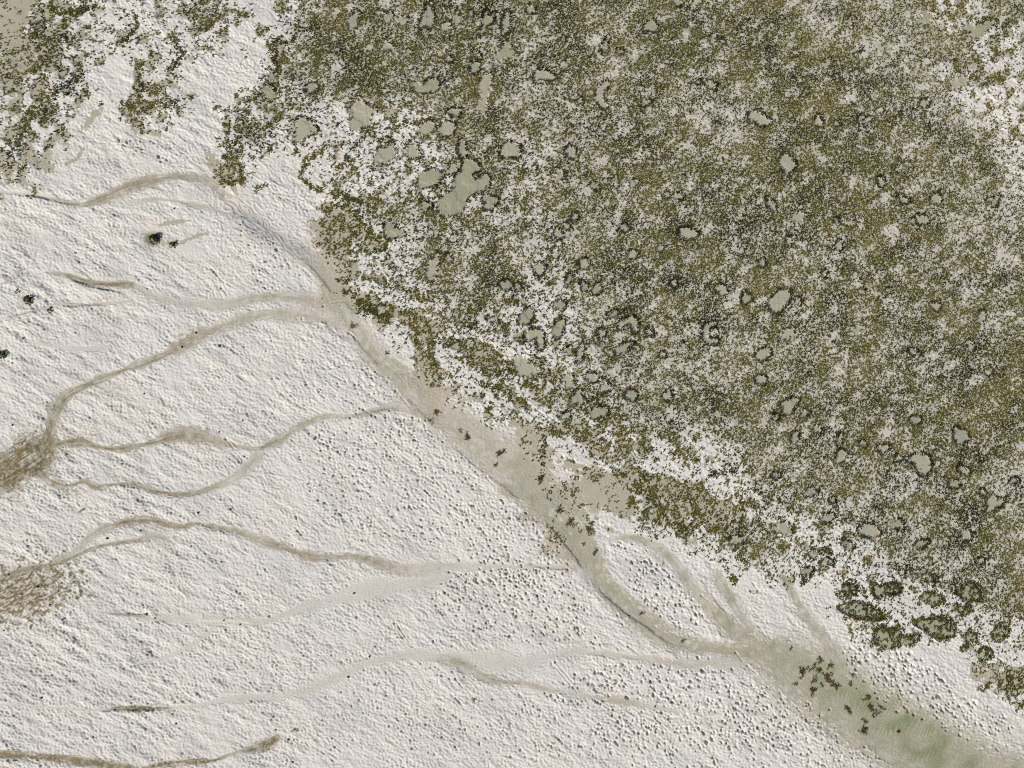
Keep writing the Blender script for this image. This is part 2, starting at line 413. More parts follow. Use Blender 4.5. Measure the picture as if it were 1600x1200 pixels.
WEED = [
 [(38,192,8),(60,166,9),(94,142,8),(124,122,8)], [(15,245,6),(30,218,6),(44,196,6)], [(213,25,3),(210,50,4),(194,65,5)], [(222,100,4),(220,130,5),(236,150,5)], [(196,165,6),(216,172,7),(242,162,6),(276,165,6)], [(268,60,6),(284,85,5),(264,112,5)],
 [(38,52,6),(70,62,9),(100,60,5)], [(62,78,7),(66,98,6),(48,112,5)], [(80,12,6),(100,22,7),(150,10,6)], [(300,15,7),(320,45,8),(335,12,6)], [(362,232,5),(376,205,6),(388,160,6)], [(376,258,4),(376,284,4),(345,285,4)], [(400,296,4),(415,289,3)],
 [(428,62,5),(434,108,5),(424,78,4)], [(518,300,4),(544,312,5),(572,318,5)], [(560,336,4),(575,358,4),(600,378,5),(612,370,4)], [(545,395,3),(602,392,3)], [(677,394,4),(674,425,5),(668,446,4)], [(594,445,4),(640,456,4),(662,470,5)],
 [(524,460,4),(530,444,3)], [(552,470,4),(572,484,7),(592,492,6),(606,500,4)], [(648,485,3),(649,520,3.5),(655,545,3)], [(668,540,3),(680,570,4),(690,592,3)], [(668,485,4),(700,500,5),(728,512,4),(760,520,4)], [(718,562,3),(745,568,4),(765,584,6),(800,578,5)],
 [(750,600,4),(775,606,6),(788,612,4)], [(850,690,4),(848,720,4),(844,752,5),(866,766,5),(882,772,4)], [(934,655,5),(960,650,6),(992,652,6)], [(985,788,6),(1000,762,6),(1003,742,5)], [(1006,716,5),(1012,700,6)], [(1018,770,8),(1030,800,8)],
 [(1040,812,5),(1062,824,7),(1082,826,5)], [(1128,838,5),(1148,852,6),(1164,880,5)], [(1148,838,5),(1160,808,5),(1156,778,5)], [(1112,742,5),(1142,736,5),(1166,715,6)], [(1055,712,7),(1080,718,7)], [(850,165,4),(845,180,4)], [(700,180,5),(712,205,4),(720,225,5)],
 [(700,360,6),(740,345,6)], [(640,300,5),(655,312,7)], [(500,300,4),(470,272,5),(505,232,5)], [(530,262,5),(545,250,5),(560,280,4)], [(600,205,3),(650,190,4),(690,195,4)], [(745,410,5),(752,440,7)], [(690,455,6),(700,480,5)],
 [(1310,930,5),(1330,960,6),(1345,965,5)], [(1340,920,7),(1325,932,5)], [(1475,965,5),(1488,985,6),(1470,998,5)], [(1565,978,6),(1560,998,5)], [(1410,985,5),(1385,985,4)], [(1530,1075,4),(1550,1070,4)], [(1572,1045,5),(1580,1070,6)],
 [(1255,905,7),(1265,898,5)], [(1140,903,3),(1148,908,4)], [(1228,915,4),(1232,905,4)],
]
# little banks dropping to the upper right side (shaded line): path, height
BANKS = [([(920,905),(950,935),(985,964),(1010,980),(1032,997),(1056,1011)], .036), ([(850,812),(880,847),(905,881),(916,898)], .035), ([(700,692),(735,722),(770,748),(800,771),(825,790)], .025), ([(105,433),(120,440),(145,449),(175,455),(200,459)], .06),
 ([(20,305),(60,309),(95,317),(118,321)], .05), ([(90,478),(110,479),(150,477),(165,474)], .045), ([(0,499),(30,492),(60,484)], .04), ([(395,347),(380,322),(360,318)], .03), ([(465,398),(500,432),(520,462)], .03), ([(40,425),(22,437),(0,446)], .03),
 ([(150,1112),(185,1110),(260,1109)], .05), ([(546,520),(570,548),(598,578)], .02), ([(632,618),(655,642),(680,668)], .02), ([(400,975),(360,970),(300,971)], .03), ([(1090,895),(1110,930),(1140,965)], .03), ([(545,650),(600,640),(625,637)], .03), ([(760,860),(850,888),(905,888)], .02)]
# pits dug by crabs: centre x, y, radii, angle, number, radius
PITS = [(610,745,150,95,-20,470,2.1),(800,850,110,55,-35,330,2.1),(800,950,130,50,-10,330,2.2),(1040,930,75,32,-42,150,2.3),(1000,1062,160,30,8,230,2.5),(1110,1120,190,50,5,420,2.4),(1400,1065,95,50,-25,300,2.7),
        (1250,1150,130,38,-20,160,2.2),(890,702,28,16,-30,70,2.8),(990,862,42,18,-35,36,2.0),(440,400,60,20,-25,40,2.2),(590,620,100,40,-30,130,1.9),(735,650,45,18,-30,55,2.3),(1020,900,40,22,-40,30,1.9),(600,600,260,120,-15,170,1.6),
        (330,850,330,240,0,200,1.5),(150,400,180,200,0,110,1.5),(240,235,60,18,-15,40,2.2),(760,890,60,22,0,90,2.4),(1150,1165,250,40,0,240,2.3),(820,1140,220,50,0,200,2.0),(1520,1130,70,40,-20,110,2.5),(390,385,60,30,-20,40,1.9),(560,1060,200,60,10,120,1.9)]
# short drag marks: x0, y0, x1, y1
DRAGS = [(862,1036,902,1082),(868,1034,906,1078),(580,968,606,986),(592,962,612,984),(616,974,632,1000),(622,978,634,998),(702,1060,712,1074),(712,1060,724,1075),(706,1086,732,1110),(712,1090,738,1122),(720,1126,726,1156),(552,1156,505,1152),(556,1134,520,1152),
 (492,685,532,708),(498,690,536,712),(440,615,480,640),(455,618,498,645),(478,600,486,612),(498,612,508,620),(600,752,606,762),(645,768,656,784),(664,766,676,780),(676,746,690,760),(462,806,474,830),(464,828,474,840),(905,985,918,1005),(930,995,945,1015),(898,982,912,1002),(845,1005,855,1020),
 (334,424,352,446),(338,430,360,446),(345,450,355,462),(330,420,338,424),(352,686,362,698),(354,684,370,698),(1024,1122,1050,1148),(868,1122,880,1136),(982,1010,998,1022),(1150,1020,1160,1034),(1168,1040,1180,1050),(812,1086,820,1096),(618,610,640,636),(480,600,470,580),(965,960,975,978),(1096,930,1108,940),
 (1178,912,1186,926),(690,1055,704,1062),(568,640,590,652),(640,790,662,800),(250,860,236,866),(760,745,775,760),(540,596,520,586),(545,520,556,530),(505,478,530,470)]

# ------------------------------------------------------------------ tide pools: x, y, rx, ry, tilt, ring 0-1, tone (b beige, o olive, g grey-green)
# landmarks first: they carry a phrase others are described by
LAND = [
 ("the boot-shaped pool", "big bare boot-shaped pool with dark weedy rim beside white sand, largest of all", 'o', .75,
   [(718,217),(727,222),(729,246),(743,252),(751,266),(738,273),(743,281),(757,271),(766,281),(759,296),(741,303),(731,311),(724,329),(706,337),(685,336),(686,311),(705,297),(708,280),(719,266),(721,250),(714,236)]),
 ("the bonnet-shaped pool", "rounded bonnet-shaped bare pool with thick black weed rim, just right of the boot-shaped pool", 'b', 1.0,
   [(780,238),(783,230),(792,223),(803,222),(810,229),(813,239),(809,248),(800,247),(790,247),(782,245)]),
 ("the boomerang-shaped pool", "bare boomerang-shaped pool with black ragged weed rim, bending down to the right", 'b', 1.0,
   [(1396,722),(1400,710),(1414,716),(1431,708),(1447,711),(1455,724),(1451,738),(1438,744),(1432,735),(1425,723),(1410,720)]),
 ("the cracked pool", "large four-sided bare pool with black lower rim, crossed by a dark crack of weed", 'b', .95,
   [(1198,472),(1211,458),(1228,450),(1235,459),(1232,472),(1222,485),(1213,490),(1203,486)]),
 ("the C-shaped pool", "grey C-shaped pool with dark rim, open to the right, in pale speckled ground", 'g', .95,
   [(1095,518),(1099,508),(1110,503),(1119,503),(1117,511),(1109,513),(1105,521),(1108,529),(1120,529),(1121,537),(1111,540),(1099,534)]),
 ("the arch-shaped pool", "beige arch-shaped pool with black weed tucked under its arch", 'b', .95,
   [(963,514),(966,503),(977,497),(993,495),(997,505),(995,520),(989,522),(986,511),(976,509),(968,516)]),
 ("the hook-shaped pool", "beige hook-shaped pool with dark rim bending down to a blunt tip", 'b', .8,
   [(815,533),(820,522),(832,513),(844,515),(850,527),(850,542),(843,549),(838,540),(836,530),(826,531)]),
 ("the oval bare pool", "clear bare oval pool with thin black rim in the middle of the seagrass", 'b', .95, (1074,365,16,10,-8)),
 ("the ragged pool", "beige ragged pool with points at both ends and dark rim, high in the seagrass", 'b', .8,
   [(1165,183),(1175,173),(1186,176),(1197,183),(1206,191),(1198,197),(1188,198),(1177,190)]),
 ("the white-tongued pool", "broad olive pool with a tongue of white sand at its upper left", 'o', .55,
   [(641,131),(652,128),(660,134),(668,124),(680,123),(687,132),(681,142),(666,146),(650,144),(643,139)]),
 ("the tall green pool", "tall narrow green pool with a bright green weed spot, at the top edge", 'g', .85, (667,27,9,24,-12)),
 ("the triangular pool", "triangular beige pool with dark rim on its lower right, beside open white sand", 'b', .75,
   [(459,190),(470,183),(484,188),(493,196),(497,207),(484,212),(470,222),(457,224),(459,208)]),
 ("the tall bare strip", "tall narrow bare beige pool with almost no rim, among dark specks", 'b', .3,
   [(752,120),(766,113),(769,130),(762,152),(760,172),(752,180),(743,170),(748,150),(744,138)]),
 ("the winged pool", "pale beige winged pool with dark rim and a weedy right tip", 'b', .7,
   [(832,119),(840,109),(850,106),(858,114),(870,121),(862,126),(845,124),(836,127)]),
 ("the kinked pool", "tall kinked beige pool with black rim on its left, beside white sand", 'b', .7,
   [(929,150),(934,134),(946,126),(951,134),(944,144),(942,154),(950,165),(943,172),(933,161),(926,156)]),
 ("the heart-shaped pool", "green heart-shaped pool below a white sand spot, near the upper right corner", 'o', .5,
   [(1503,45),(1512,36),(1525,38),(1540,33),(1551,31),(1555,38),(1541,50),(1528,64),(1514,56)]),
 ("the shield-shaped pool", "beige shield-shaped bare pool with black weed at its upper right", 'b', .7,
   [(1216,252),(1223,241),(1234,244),(1243,256),(1239,266),(1228,271),(1219,263)]),
 ("the slanting oval pool", "grey-green oval pool slanting up to the right with thick black rim", 'g', 1.0, (1233,634,16,11,40)),
 ("the ring-rimmed pool", "broad beige oval pool with unbroken dark weed rim at the lower right of the seagrass", 'b', 1.0, (1357,829,18,11,-10)),
 ("the lizard-shaped pool", "long beige pool slanting up to the right with jagged black rim, near the right edge", 'b', .95, (1552,787,18,9,30)),
 ("the almond-shaped pool", "upright almond-shaped grey pool with jagged black rim in the right half", 'g', .95, (1500,682,12,14,20)),
 ("the weed-choked pool", "olive pool half filled with thick dark weed, in white sand at lower right", 'o', 1.0, (1515,926,20,14,-15)),
 ("the spoon-shaped pool", "long olive pool with bare left end and thick weed right end, below the seagrass", 'o', .9,
   [(1422,970),(1436,967),(1455,966),(1470,963),(1484,968),(1491,985),(1481,997),(1463,998),(1448,988),(1430,977)]),
 ("the weed-dotted pool", "round olive pool dotted with weed, lowest large one above the white pitted sand", 'o', .9, (1386,997,22,18,-5)),
 ("the dumbbell pool", "olive dumbbell-shaped pool with green weed rim in white sand, lower right", 'o', .9,
   [(1362,920),(1366,913),(1378,915),(1390,911),(1404,914),(1407,924),(1396,929),(1384,928),(1372,935),(1364,930)]),
 ("the wide silty pool", "wide rimless silty pool at the lower edge of the weeds, middle left", 'b', .2,
   [(802,560),(815,555),(828,566),(840,574),(838,585),(822,590),(806,584)]),
 ("the star-shaped pool", "beige star-shaped pool with weed above its top point, upper left", 'b', .45,
   [(560,148),(566,160),(578,165),(590,172),(580,182),(582,198),(566,200),(556,205),(546,198),(545,180),(548,162)]),
]
POOLS = [(552,32,8,17,-22,.6,'g'),(605,28,10,8,20,.5,'o'),(630,33,9,6,10,.5,'b'),(760,33,8,18,-25,.9,'o'),(790,36,7,20,-10,.9,'g'),(698,4,5,8,0,.8,'g'),(714,30,8,9,0,.4,'g'),(697,42,9,8,0,.6,'b'),(735,22,4,6,0,.7,'g'),
 (788,82,16,13,35,.45,'o'),(741,106,9,10,0,.75,'g'),(745,86,10,4,-45,.7,'g'),(710,176,11,7,10,.85,'b'),(698,202,15,11,20,.8,'b'),(667,200,14,11,30,.45,'b'),(764,316,11,13,40,.8,'o'),(664,322,9,8,0,.6,'o'),(612,362,15,13,0,.6,'o'),
 (671,279,19,15,20,.75,'o'),(420,144,14,10,-35,.5,'o'),(424,121,10,8,0,.4,'g'),(487,138,10,8,0,.7,'g'),(604,72,10,9,0,.4,'b'),(636,84,7,7,0,.5,'g'),(701,93,7,5,0,.7,'b'),(699,60,5,4,0,.8,'g'),(645,237,14,12,0,.5,'b'),(601,242,20,14,30,.4,'b'),
 (828,15,10,6,-35,.8,'b'),(945,71,6,13,-12,.9,'g'),(968,81,6,4,-20,.8,'g'),(1016,42,12,10,20,.7,'o'),(1059,4,8,6,-30,.7,'g'),(1113,61,5,8,0,.6,'g'),(1128,66,5,5,0,.7,'g'),(885,117,8,4,-15,.6,'b'),(906,158,6,5,0,.6,'o'),(1008,160,9,6,40,.85,'g'),
 (1110,133,12,5,-28,.95,'b'),(1089,128,6,4,-20,.9,'b'),(1125,199,5,9,-8,.5,'b'),(891,238,9,11,20,.75,'b'),(874,275,9,10,0,.5,'b'),(818,263,5,4,0,.6,'b'),(1170,38,5,5,0,.4,'g'),(1172,98,6,5,0,.4,'g'),(990,287,8,6,30,.6,'b'),(929,291,9,6,-20,.8,'g'),
 (1278,190,8,9,-30,.9,'b'),(1242,83,7,5,35,.7,'b'),(1292,101,8,6,20,.5,'b'),(1326,36,7,8,0,.5,'o'),(1337,78,9,5,20,.6,'b'),(1446,30,13,12,0,.3,'o'),(1500,128,17,11,30,.35,'b'),(1444,162,9,6,40,.8,'b'),(1376,285,6,9,15,.9,'b'),(1328,164,7,3,-50,.5,'b'),(1308,193,5,4,0,.7,'g'),(1344,185,6,5,30,.6,'g'),
 (675,418,9,24,-18,.55,'b'),(790,445,10,8,25,.7,'g'),(700,404,6,8,30,.7,'g'),(822,495,9,18,-35,.9,'g'),(874,477,10,8,0,.8,'g'),(872,514,8,18,-15,.75,'o'),(897,340,5,9,-10,.85,'b'),(885,353,5,6,0,.8,'b'),(872,367,9,6,-45,.7,'b'),(975,357,8,6,-15,.85,'g'),
 (988,398,9,7,30,.8,'b'),(1031,388,6,5,30,.7,'b'),(913,412,9,9,0,.75,'b'),(842,420,9,11,-15,.7,'b'),(887,437,4,11,-22,.85,'g'),(912,447,5,9,20,.7,'g'),(932,453,8,8,0,.95,'g'),(958,491,13,5,22,.8,'o'),(1014,520,9,5,-20,.85,'b'),(973,544,17,7,28,.6,'o'),
 (939,522,7,8,-20,.75,'b'),(906,552,6,16,-12,.85,'b'),(888,548,7,7,0,.6,'b'),(925,590,9,9,20,.75,'b'),(888,596,11,11,0,.4,'b'),(1127,453,11,8,-15,.8,'b'),(1165,467,8,10,-25,1.0,'g'),(1052,443,6,7,0,.7,'b'),(1040,304,6,5,-20,.7,'b'),(1060,307,8,6,30,.6,'b'),
 (1204,319,6,13,35,1.0,'g'),(1190,411,6,7,-20,.9,'g'),(1192,554,13,9,20,.75,'b'),(1188,594,10,8,10,.8,'b'),(1034,555,6,5,0,.6,'b'),(1068,541,6,6,0,.6,'b'),(1247,340,12,10,20,.5,'b'),(1247,471,6,6,20,.95,'b'),(1231,522,10,12,0,.5,'b'),(1411,312,10,5,-30,.95,'b'),
 (1441,344,12,8,-10,.95,'b'),(1462,311,9,9,40,.7,'b'),(1552,314,10,7,30,.7,'o'),(1232,376,5,7,15,.85,'b'),(1310,384,6,8,0,.9,'b'),(1288,427,4,6,0,.9,'b'),(1306,345,4,4,0,.8,'g'),(1462,479,8,7,-30,.9,'b'),(1514,540,8,9,0,.8,'b'),(1425,549,8,5,30,.95,'g'),(1413,554,6,3,20,.8,'g'),
 (1338,516,11,9,0,.3,'b'),(1347,457,6,4,0,.7,'b'),(1534,495,6,10,-15,.6,'b'),(902,622,9,13,0,.7,'g'),(945,606,10,8,20,.6,'b'),(985,618,10,9,-20,.8,'g'),(1043,618,8,9,0,.9,'b'),(935,645,13,11,20,.6,'o'),(883,651,9,7,0,.7,'b'),(1150,845,11,9,0,.6,'b'),
 (1211,652,6,5,20,.9,'g'),(1256,646,8,6,35,.7,'g'),(1430,657,10,7,15,.95,'g'),(1313,713,8,13,-25,.95,'b'),(1312,685,5,9,-12,.8,'b'),(1379,701,11,7,10,.95,'b'),(1506,735,11,6,-15,.8,'b'),(1489,757,9,8,-20,.7,'o'),(1212,743,6,6,0,.95,'g'),(1266,769,10,7,20,.7,'g'),
 (1300,783,5,6,0,1.0,'g'),(1292,810,11,8,8,.95,'g'),(1400,820,13,8,-10,.7,'o'),(1440,850,11,6,32,.9,'g'),(1323,852,10,6,-20,.7,'g'),(1509,836,8,10,20,.8,'b'),(1583,752,8,5,25,.85,'b'),(1534,770,7,5,-30,.8,'b'),(1222,826,16,10,-10,.4,'b'),(1291,878,10,6,0,.8,'b'),
 (1270,866,8,7,0,.6,'b'),(1259,854,7,6,20,.4,'g'),(1531,877,7,5,20,.7,'b'),(1261,893,10,7,20,.6,'o'),(1241,684,6,10,-20,.7,'g'),(1276,671,7,7,0,.7,'b'),(1348,693,6,5,-20,.9,'g'),(1326,921,12,10,0,.9,'o'),(1345,955,34,13,-12,.9,'g'),(1456,935,16,11,0,.8,'o'),
 (1505,953,10,7,0,.8,'o'),(1562,988,10,14,-25,1.0,'o'),(1516,995,12,10,0,.6,'o'),(1538,1022,9,12,-20,.7,'b'),(1422,999,12,8,30,.8,'o'),(1455,905,9,6,0,.9,'g'),(1505,1012,5,4,0,.8,'b'),(1396,885,6,5,0,.5,'g'),(1440,893,7,5,0,.4,'g'),(1490,843,5,4,0,.6,'b'),(1366,672,5,4,0,.5,'b'),(818,470,7,6,0,.5,'g'),(808,448,6,5,20,.7,'b')]
TONE = {'b': (.95, 0, .30), 'o': (.95, 0, .62), 'g': (.85, .40, .55)}    # silt, grey, olive

def ell(x, y, rx, ry, rot, rs, wob=.13):
    n = 22
    t = np.linspace(0, 2 * math.pi, n, endpoint=False)
    r = 1 + wob * (rs.standard_normal() * np.cos(2 * t + rs.rand() * 6) * .6 + rs.standard_normal() * np.cos(3 * t + rs.rand() * 6) + .6 * rs.standard_normal() * np.cos(5 * t + rs.rand() * 6))
    a = math.radians(rot)
    u, v = rx * r * np.cos(t), ry * r * np.sin(t)
    return np.stack([x + u * math.cos(a) + v * math.sin(a), y - u * math.sin(a) + v * math.cos(a)], 1)

rs0 = np.random.RandomState(77)
pool_list = []
for nm, lb, tn, rg, sh in LAND:
    poly = ell(*sh, rs0) if isinstance(sh, tuple) else smooth_path(sh + [sh[0]], 3)[:-1]
    c = poly.mean(0)
    pool_list.append(dict(poly=poly, c=c, ring=rg, tone=tn, land=nm, label=lb))
for x, y, rx, ry, rot, rg, tn in POOLS:
    pool_list.append(dict(poly=ell(x, y, rx, ry, rot, rs0), c=np.array([x, y], float), ring=rg, tone=tn, dim=(rx, ry, rot)))

def describe(p):
    rx, ry, rot = p['dim']
    r = math.sqrt(rx * ry)
    size = "tiny" if r < 5.6 else "small" if r < 7.6 else "middling" if r < 10.5 else "large"
    asp = max(rx, ry) / min(rx, ry)
    if asp < 1.35: shp = "round"
    else:
        a = (rot if rx >= ry else rot + 90) % 180
        shp = ("long " if asp > 1.8 else "") + ("oval" if asp <= 1.8 else "pool")
        lean = "level" if a < 18 or a > 162 else "upright" if 72 < a < 108 else "right-leaning" if a < 90 else "left-leaning"
        shp = lean + " " + ("oval" if asp <= 1.8 else "long")
    tone = {'b': "beige", 'o': "olive", 'g': "grey-green"}[p['tone']]
    rim = "black-rimmed" if p['ring'] > .87 else "dark-rimmed" if p['ring'] > .55 else "faint-rimmed"
    return size, shp, tone, rim
lands = [p for p in pool_list if 'land' in p]
seen = {}
for p in pool_list:
    if 'land' in p: continue
    q = min(lands, key=lambda k: np.hypot(*(k['c'] - p['c'])))
    d = p['c'] - q['c']
    ang = math.degrees(math.atan2(-d[1], d[0])) % 360
    where = ["right of", "above and right of", "above", "above and left of", "left of", "below and left of", "below", "below and right of"][int((ang + 22.5) // 45) % 8]
    size, shp, tone, rim = describe(p)
    p['key'] = (f"{size} {shp} {tone} {rim} pool", f"{where} {q['land']}")
    p['dist'] = np.hypot(*d)
    seen.setdefault(p['key'], []).append(p)
for key, ps in seen.items():
    ps.sort(key=lambda p: p['dist'])
    words = [""] if len(ps) == 1 else ["nearer ", "farther "] if len(ps) == 2 else ["nearest ", "second ", "third ", "fourth ", "fifth "]
    for w, p in zip(words, ps):
        p['label'] = w + key[0] + " " + key[1]

# ------------------------------------------------------------------ fields on the grid
n8 = band(21, 8, .5)
n20 = band(22, 20, .5)
n45 = band(23, 46, .5, 38, 1.7)
n16 = band(24, 17, .5, 35, 1.3)
edge_n = (0.55 * band(25, 14, .5) + 0.45 * band(26, 6, .4)).astype(np.float32)
vegn = sstep(.05, .30, blur(veg, 14))                # 1 inside the seagrass ground

dense = np.maximum(sstep(.40, .58, blur(veg, 8)), sstep(.40, .52, blur(veg, 42)))
n40 = band(27, 42, .5)
MOT = _norm(.75 * n45 + .65 * band(28, 26, .45, 38, 1.5) + .55 * n16)
white = pale + vegn * (dense * (.20 * MOT) + (1 - dense) * (.23 * n40 + .06 * n16))
def apply_strokes(f, strokes, amount):
    for st in strokes:
        soft = .35 if max(r[2] for r in st) > 7 else .75
        nd, off, arc, _ = ribbon([(*r, 0) for r in st])
        k = 1 - sstep(1 - soft, 1 + soft, nd + .24 * edge_n * np.minimum(1, 7 / max(r[2] for r in st)) + .34 * n20)
        am = amount if soft < .5 or amount > .5 else .3
        f = f * (1 - k) + am * k
    return f
white = apply_strokes(white, SILT, .05)
white = apply_strokes(white, WHITE, 1.0)
white = sstep(.43 - .20 * dense, .67 + .25 * dense, white - .03 * dense + .07 * n8 * dense + .035 * n8 * (1 - dense)) * (1 - .44 * dense)

silt = 1 - white
film = np.zeros((NY, NX), np.float32)
grey = np.zeros((NY, NX), np.float32)
olive = np.zeros((NY, NX), np.float32)
smoothf = np.zeros((NY, NX), np.float32)
lower = np.zeros((NY, NX), np.float32)
inchan = np.zeros((NY, NX), np.float32)
label_id = np.zeros((NY, NX), np.int32)              # 0 mudflat, 1.. creeks, then pools
best = np.full((NY, NX), .93, np.float32)
for k, (nm, lb, depth, pts) in enumerate(CREEKS):
    if k > 3: pts = [(q_[0], q_[1], q_[2] * (.86 if q_[4] < .5 else 1.05), *q_[3:]) for q_ in pts]
    nd, off, arc, (es, ef) = ribbon(pts, 2.5)
    nd = nd / (1 + (.30 if k > 3 else .08) * streak(arc, 17.0 * k + 0 * off, 22.0).clip(-1.2, .8)) + 2.0 * sstep(2.0, 2.45, nd)
    st = streak(arc, off)
    st2 = streak(arc, off, 14, 1.3)
    e = nd + .15 * edge_n + .22 * st + .12 * n20
    wide = 1 - sstep(.55, 1.75, e)
    core = 1 - sstep(.55, 1.22, e)
    body = np.maximum(core, .55 * wide)
    silt = np.maximum(silt, np.clip(es * (.60 * core + .40 * wide + .16 * st * core + .10 * st2 * wide + .14 * n20 * core), 0, 1))
    fk = np.clip(ef * core * (1.12 + .45 * st + .25 * st2 + .25 * n20), 0, 1)
    fk = np.maximum(fk, np.clip(1.5 * ef, 0, .75) * np.exp(-((e - .80) / .16) ** 2) * sstep(-.3, .7, streak(arc, 40 + 0 * off, 38.0)) * (off * (1 if k % 2 else -1) > 0))
    hv = sstep(.45, .8, ef)                            # thick weed film breaks into strings
    fk = np.where(hv > 0, fk * (1 - hv * .7 * sstep(.35, 1.1, .5 * st + .4 * st2 + .55 * n8)), fk)
    film = np.maximum(film, fk)
    film = np.maximum(film, np.clip(ef * .8, 0, .5) * (1 - sstep(.9, 2.0, e)) * sstep(.6, 1.4, st + .6 * edge_n))
    smoothf = np.maximum(smoothf, sstep(.1, .6, body) * (1 - .35 * hv))
    lower = np.maximum(lower, .34 * depth * (1 - sstep(.2, 1.9, nd + .10 * edge_n + .08 * n20)))
    inchan = np.maximum(inchan, core)
    m = e < np.minimum(best, .93)
    label_id[m] = k + 1
    best[m] = e[m]
NCREEK = len(CREEKS)
# short rills feathering off the creeks
rq = np.random.RandomState(15)
for nm, lb, depth, pts in CREEKS[4:]:
    p = smooth_path(pts)
    for i in range(4, len(p) - 4):
        if rq.rand() > .20 or p[i, 0] < -20: continue
        t = math.atan2(p[i + 1, 1] - p[i - 1, 1], p[i + 1, 0] - p[i - 1, 0]) + rq.choice([0, math.pi])
        sd_ = rq.choice([-1, 1])
        t += sd_ * (.15 + .35 * rq.rand())
        L = 14 + 34 * rq.rand(); hw = .9 + 1.3 * rq.rand()
        x, y = p[i, 0] + sd_ * p[i, 2] * .4 * -math.sin(t), p[i, 1] + sd_ * p[i, 2] * .4 * math.cos(t)
        row = []
        for q_ in np.linspace(0, 1, 6):
            row.append((x, y, hw * (1.2 - q_), .75 * p[i, 3] * (1 - q_), (.9 * p[i, 4] + .02) * (1 - q_ * .8)))
            t += (rq.rand() - .5) * .45 - sd_ * .04
            x += L / 5 * math.cos(t); y += L / 5 * math.sin(t)
        nd, off, arc, (es, ef) = ribbon(row, 2.3)
        c_ = 1 - sstep(.5, 1.7, nd + .15 * edge_n)
        silt = np.maximum(silt, es * c_); film = np.maximum(film, ef * c_); smoothf = np.maximum(smoothf, .6 * c_)

# olive brown weed mat at the left edge
mat = (1 - sstep(.7, 1.1, np.hypot((PX - 30) / 95, (PY - 928 + .25 * (PX - 30)) / 42) + .22 * edge_n + .28 * n20)) * (PX < 150)
mst = _norm(band(31, 5.0, .4, 30, 4.5) + .8 * band(32, 9.0, .4, 22, 2.2) + .5 * n8)
hole = sstep(.75, 1.35, _norm(band(35, 6.5, .35, 32, 1.9) + .45 * mst))
film = np.maximum(film, mat * .95 * sstep(-1.1, .2, mst) * (1 - .6 * hole)); silt = silt * (1 - .7 * mat * hole); silt = np.maximum(silt, mat * .8 * (1 - .7 * hole))
for x, y, rx, ry, f in ((95,700,30,16,.35),(148,680,12,18,.3),(110,767,22,7,.4),(165,610,35,10,.22),(90,640,14,22,.3),(385,735,8,12,.22),(380,695,12,6,.2),(65,670,10,26,.2),(10,910,40,14,.3),(560,845,40,8,.12)):
    w = np.exp(-((PX - x) / rx) ** 2 - ((PY - y) / ry) ** 2)
    film = np.maximum(film, np.clip(f * 1.6 * w * sstep(-.5, .9, .7 * mst + .7 * n8), 0, .8))
# grey mud patch with curled terraces, and faint green/grey tints
gp = np.exp(-(((PX - 398) * .84 + (PY - 352) * .54) / 46) ** 2 - ((-(PX - 398) * .54 + (PY - 352) * .84) / 15) ** 2)
gp2 = np.exp(-(((PX - 470) * .84 + (PY - 395) * .54) / 40) ** 2 - ((-(PX - 470) * .54 + (PY - 395) * .84) / 13) ** 2)
grey = np.clip(1.15 * gp + .8 * gp2 + .6 * np.exp(-((PX - 300) / 32) ** 2 - ((PY - 277) / 5) ** 2) + .55 * np.exp(-((PX - 648) / 18) ** 2 - ((PY - 594) / 5) ** 2) + .35 * np.exp(-((PX - 818) / 10) ** 2 - ((PY - 758) / 12) ** 2), 0, 1) * (.75 + .25 * n20.clip(-1, 1))
grey = np.maximum(grey, .16 * (1 - vegn) * sstep(.4, 1.6, low(33, 60)) * (1 - silt))
olive = np.clip(1.25 * np.exp(-(((PX - 1450) * .82 + (PY - 1165) * .57) / 190) ** 2 - ((-(PX - 1450) * .57 + (PY - 1165) * .82) / 40) ** 2), 0, .95) + .3 * np.exp(-((PX - 1285) / 60) ** 2 - ((PY - 1060) / 45) ** 2)
olive = olive * (.8 + .25 * n45.clip(-1, 1))
mainch = inchan * (label_id >= 1) * (label_id <= 4) * sstep(700, 900, PX)
olive = np.maximum(olive, mainch * (.16 + .16 * n45 + .08 * n20).clip(0, 1)); grey = np.maximum(grey, mainch * (.18 * low(34, 40) - .05).clip(0, .4))
olive = np.maximum(olive, .25 * silt * vegn)
olive = np.maximum(olive, .28 * sstep(900, 1010, PX + .3 * PY - 200) * sstep(.7, 1, silt) * mainch)

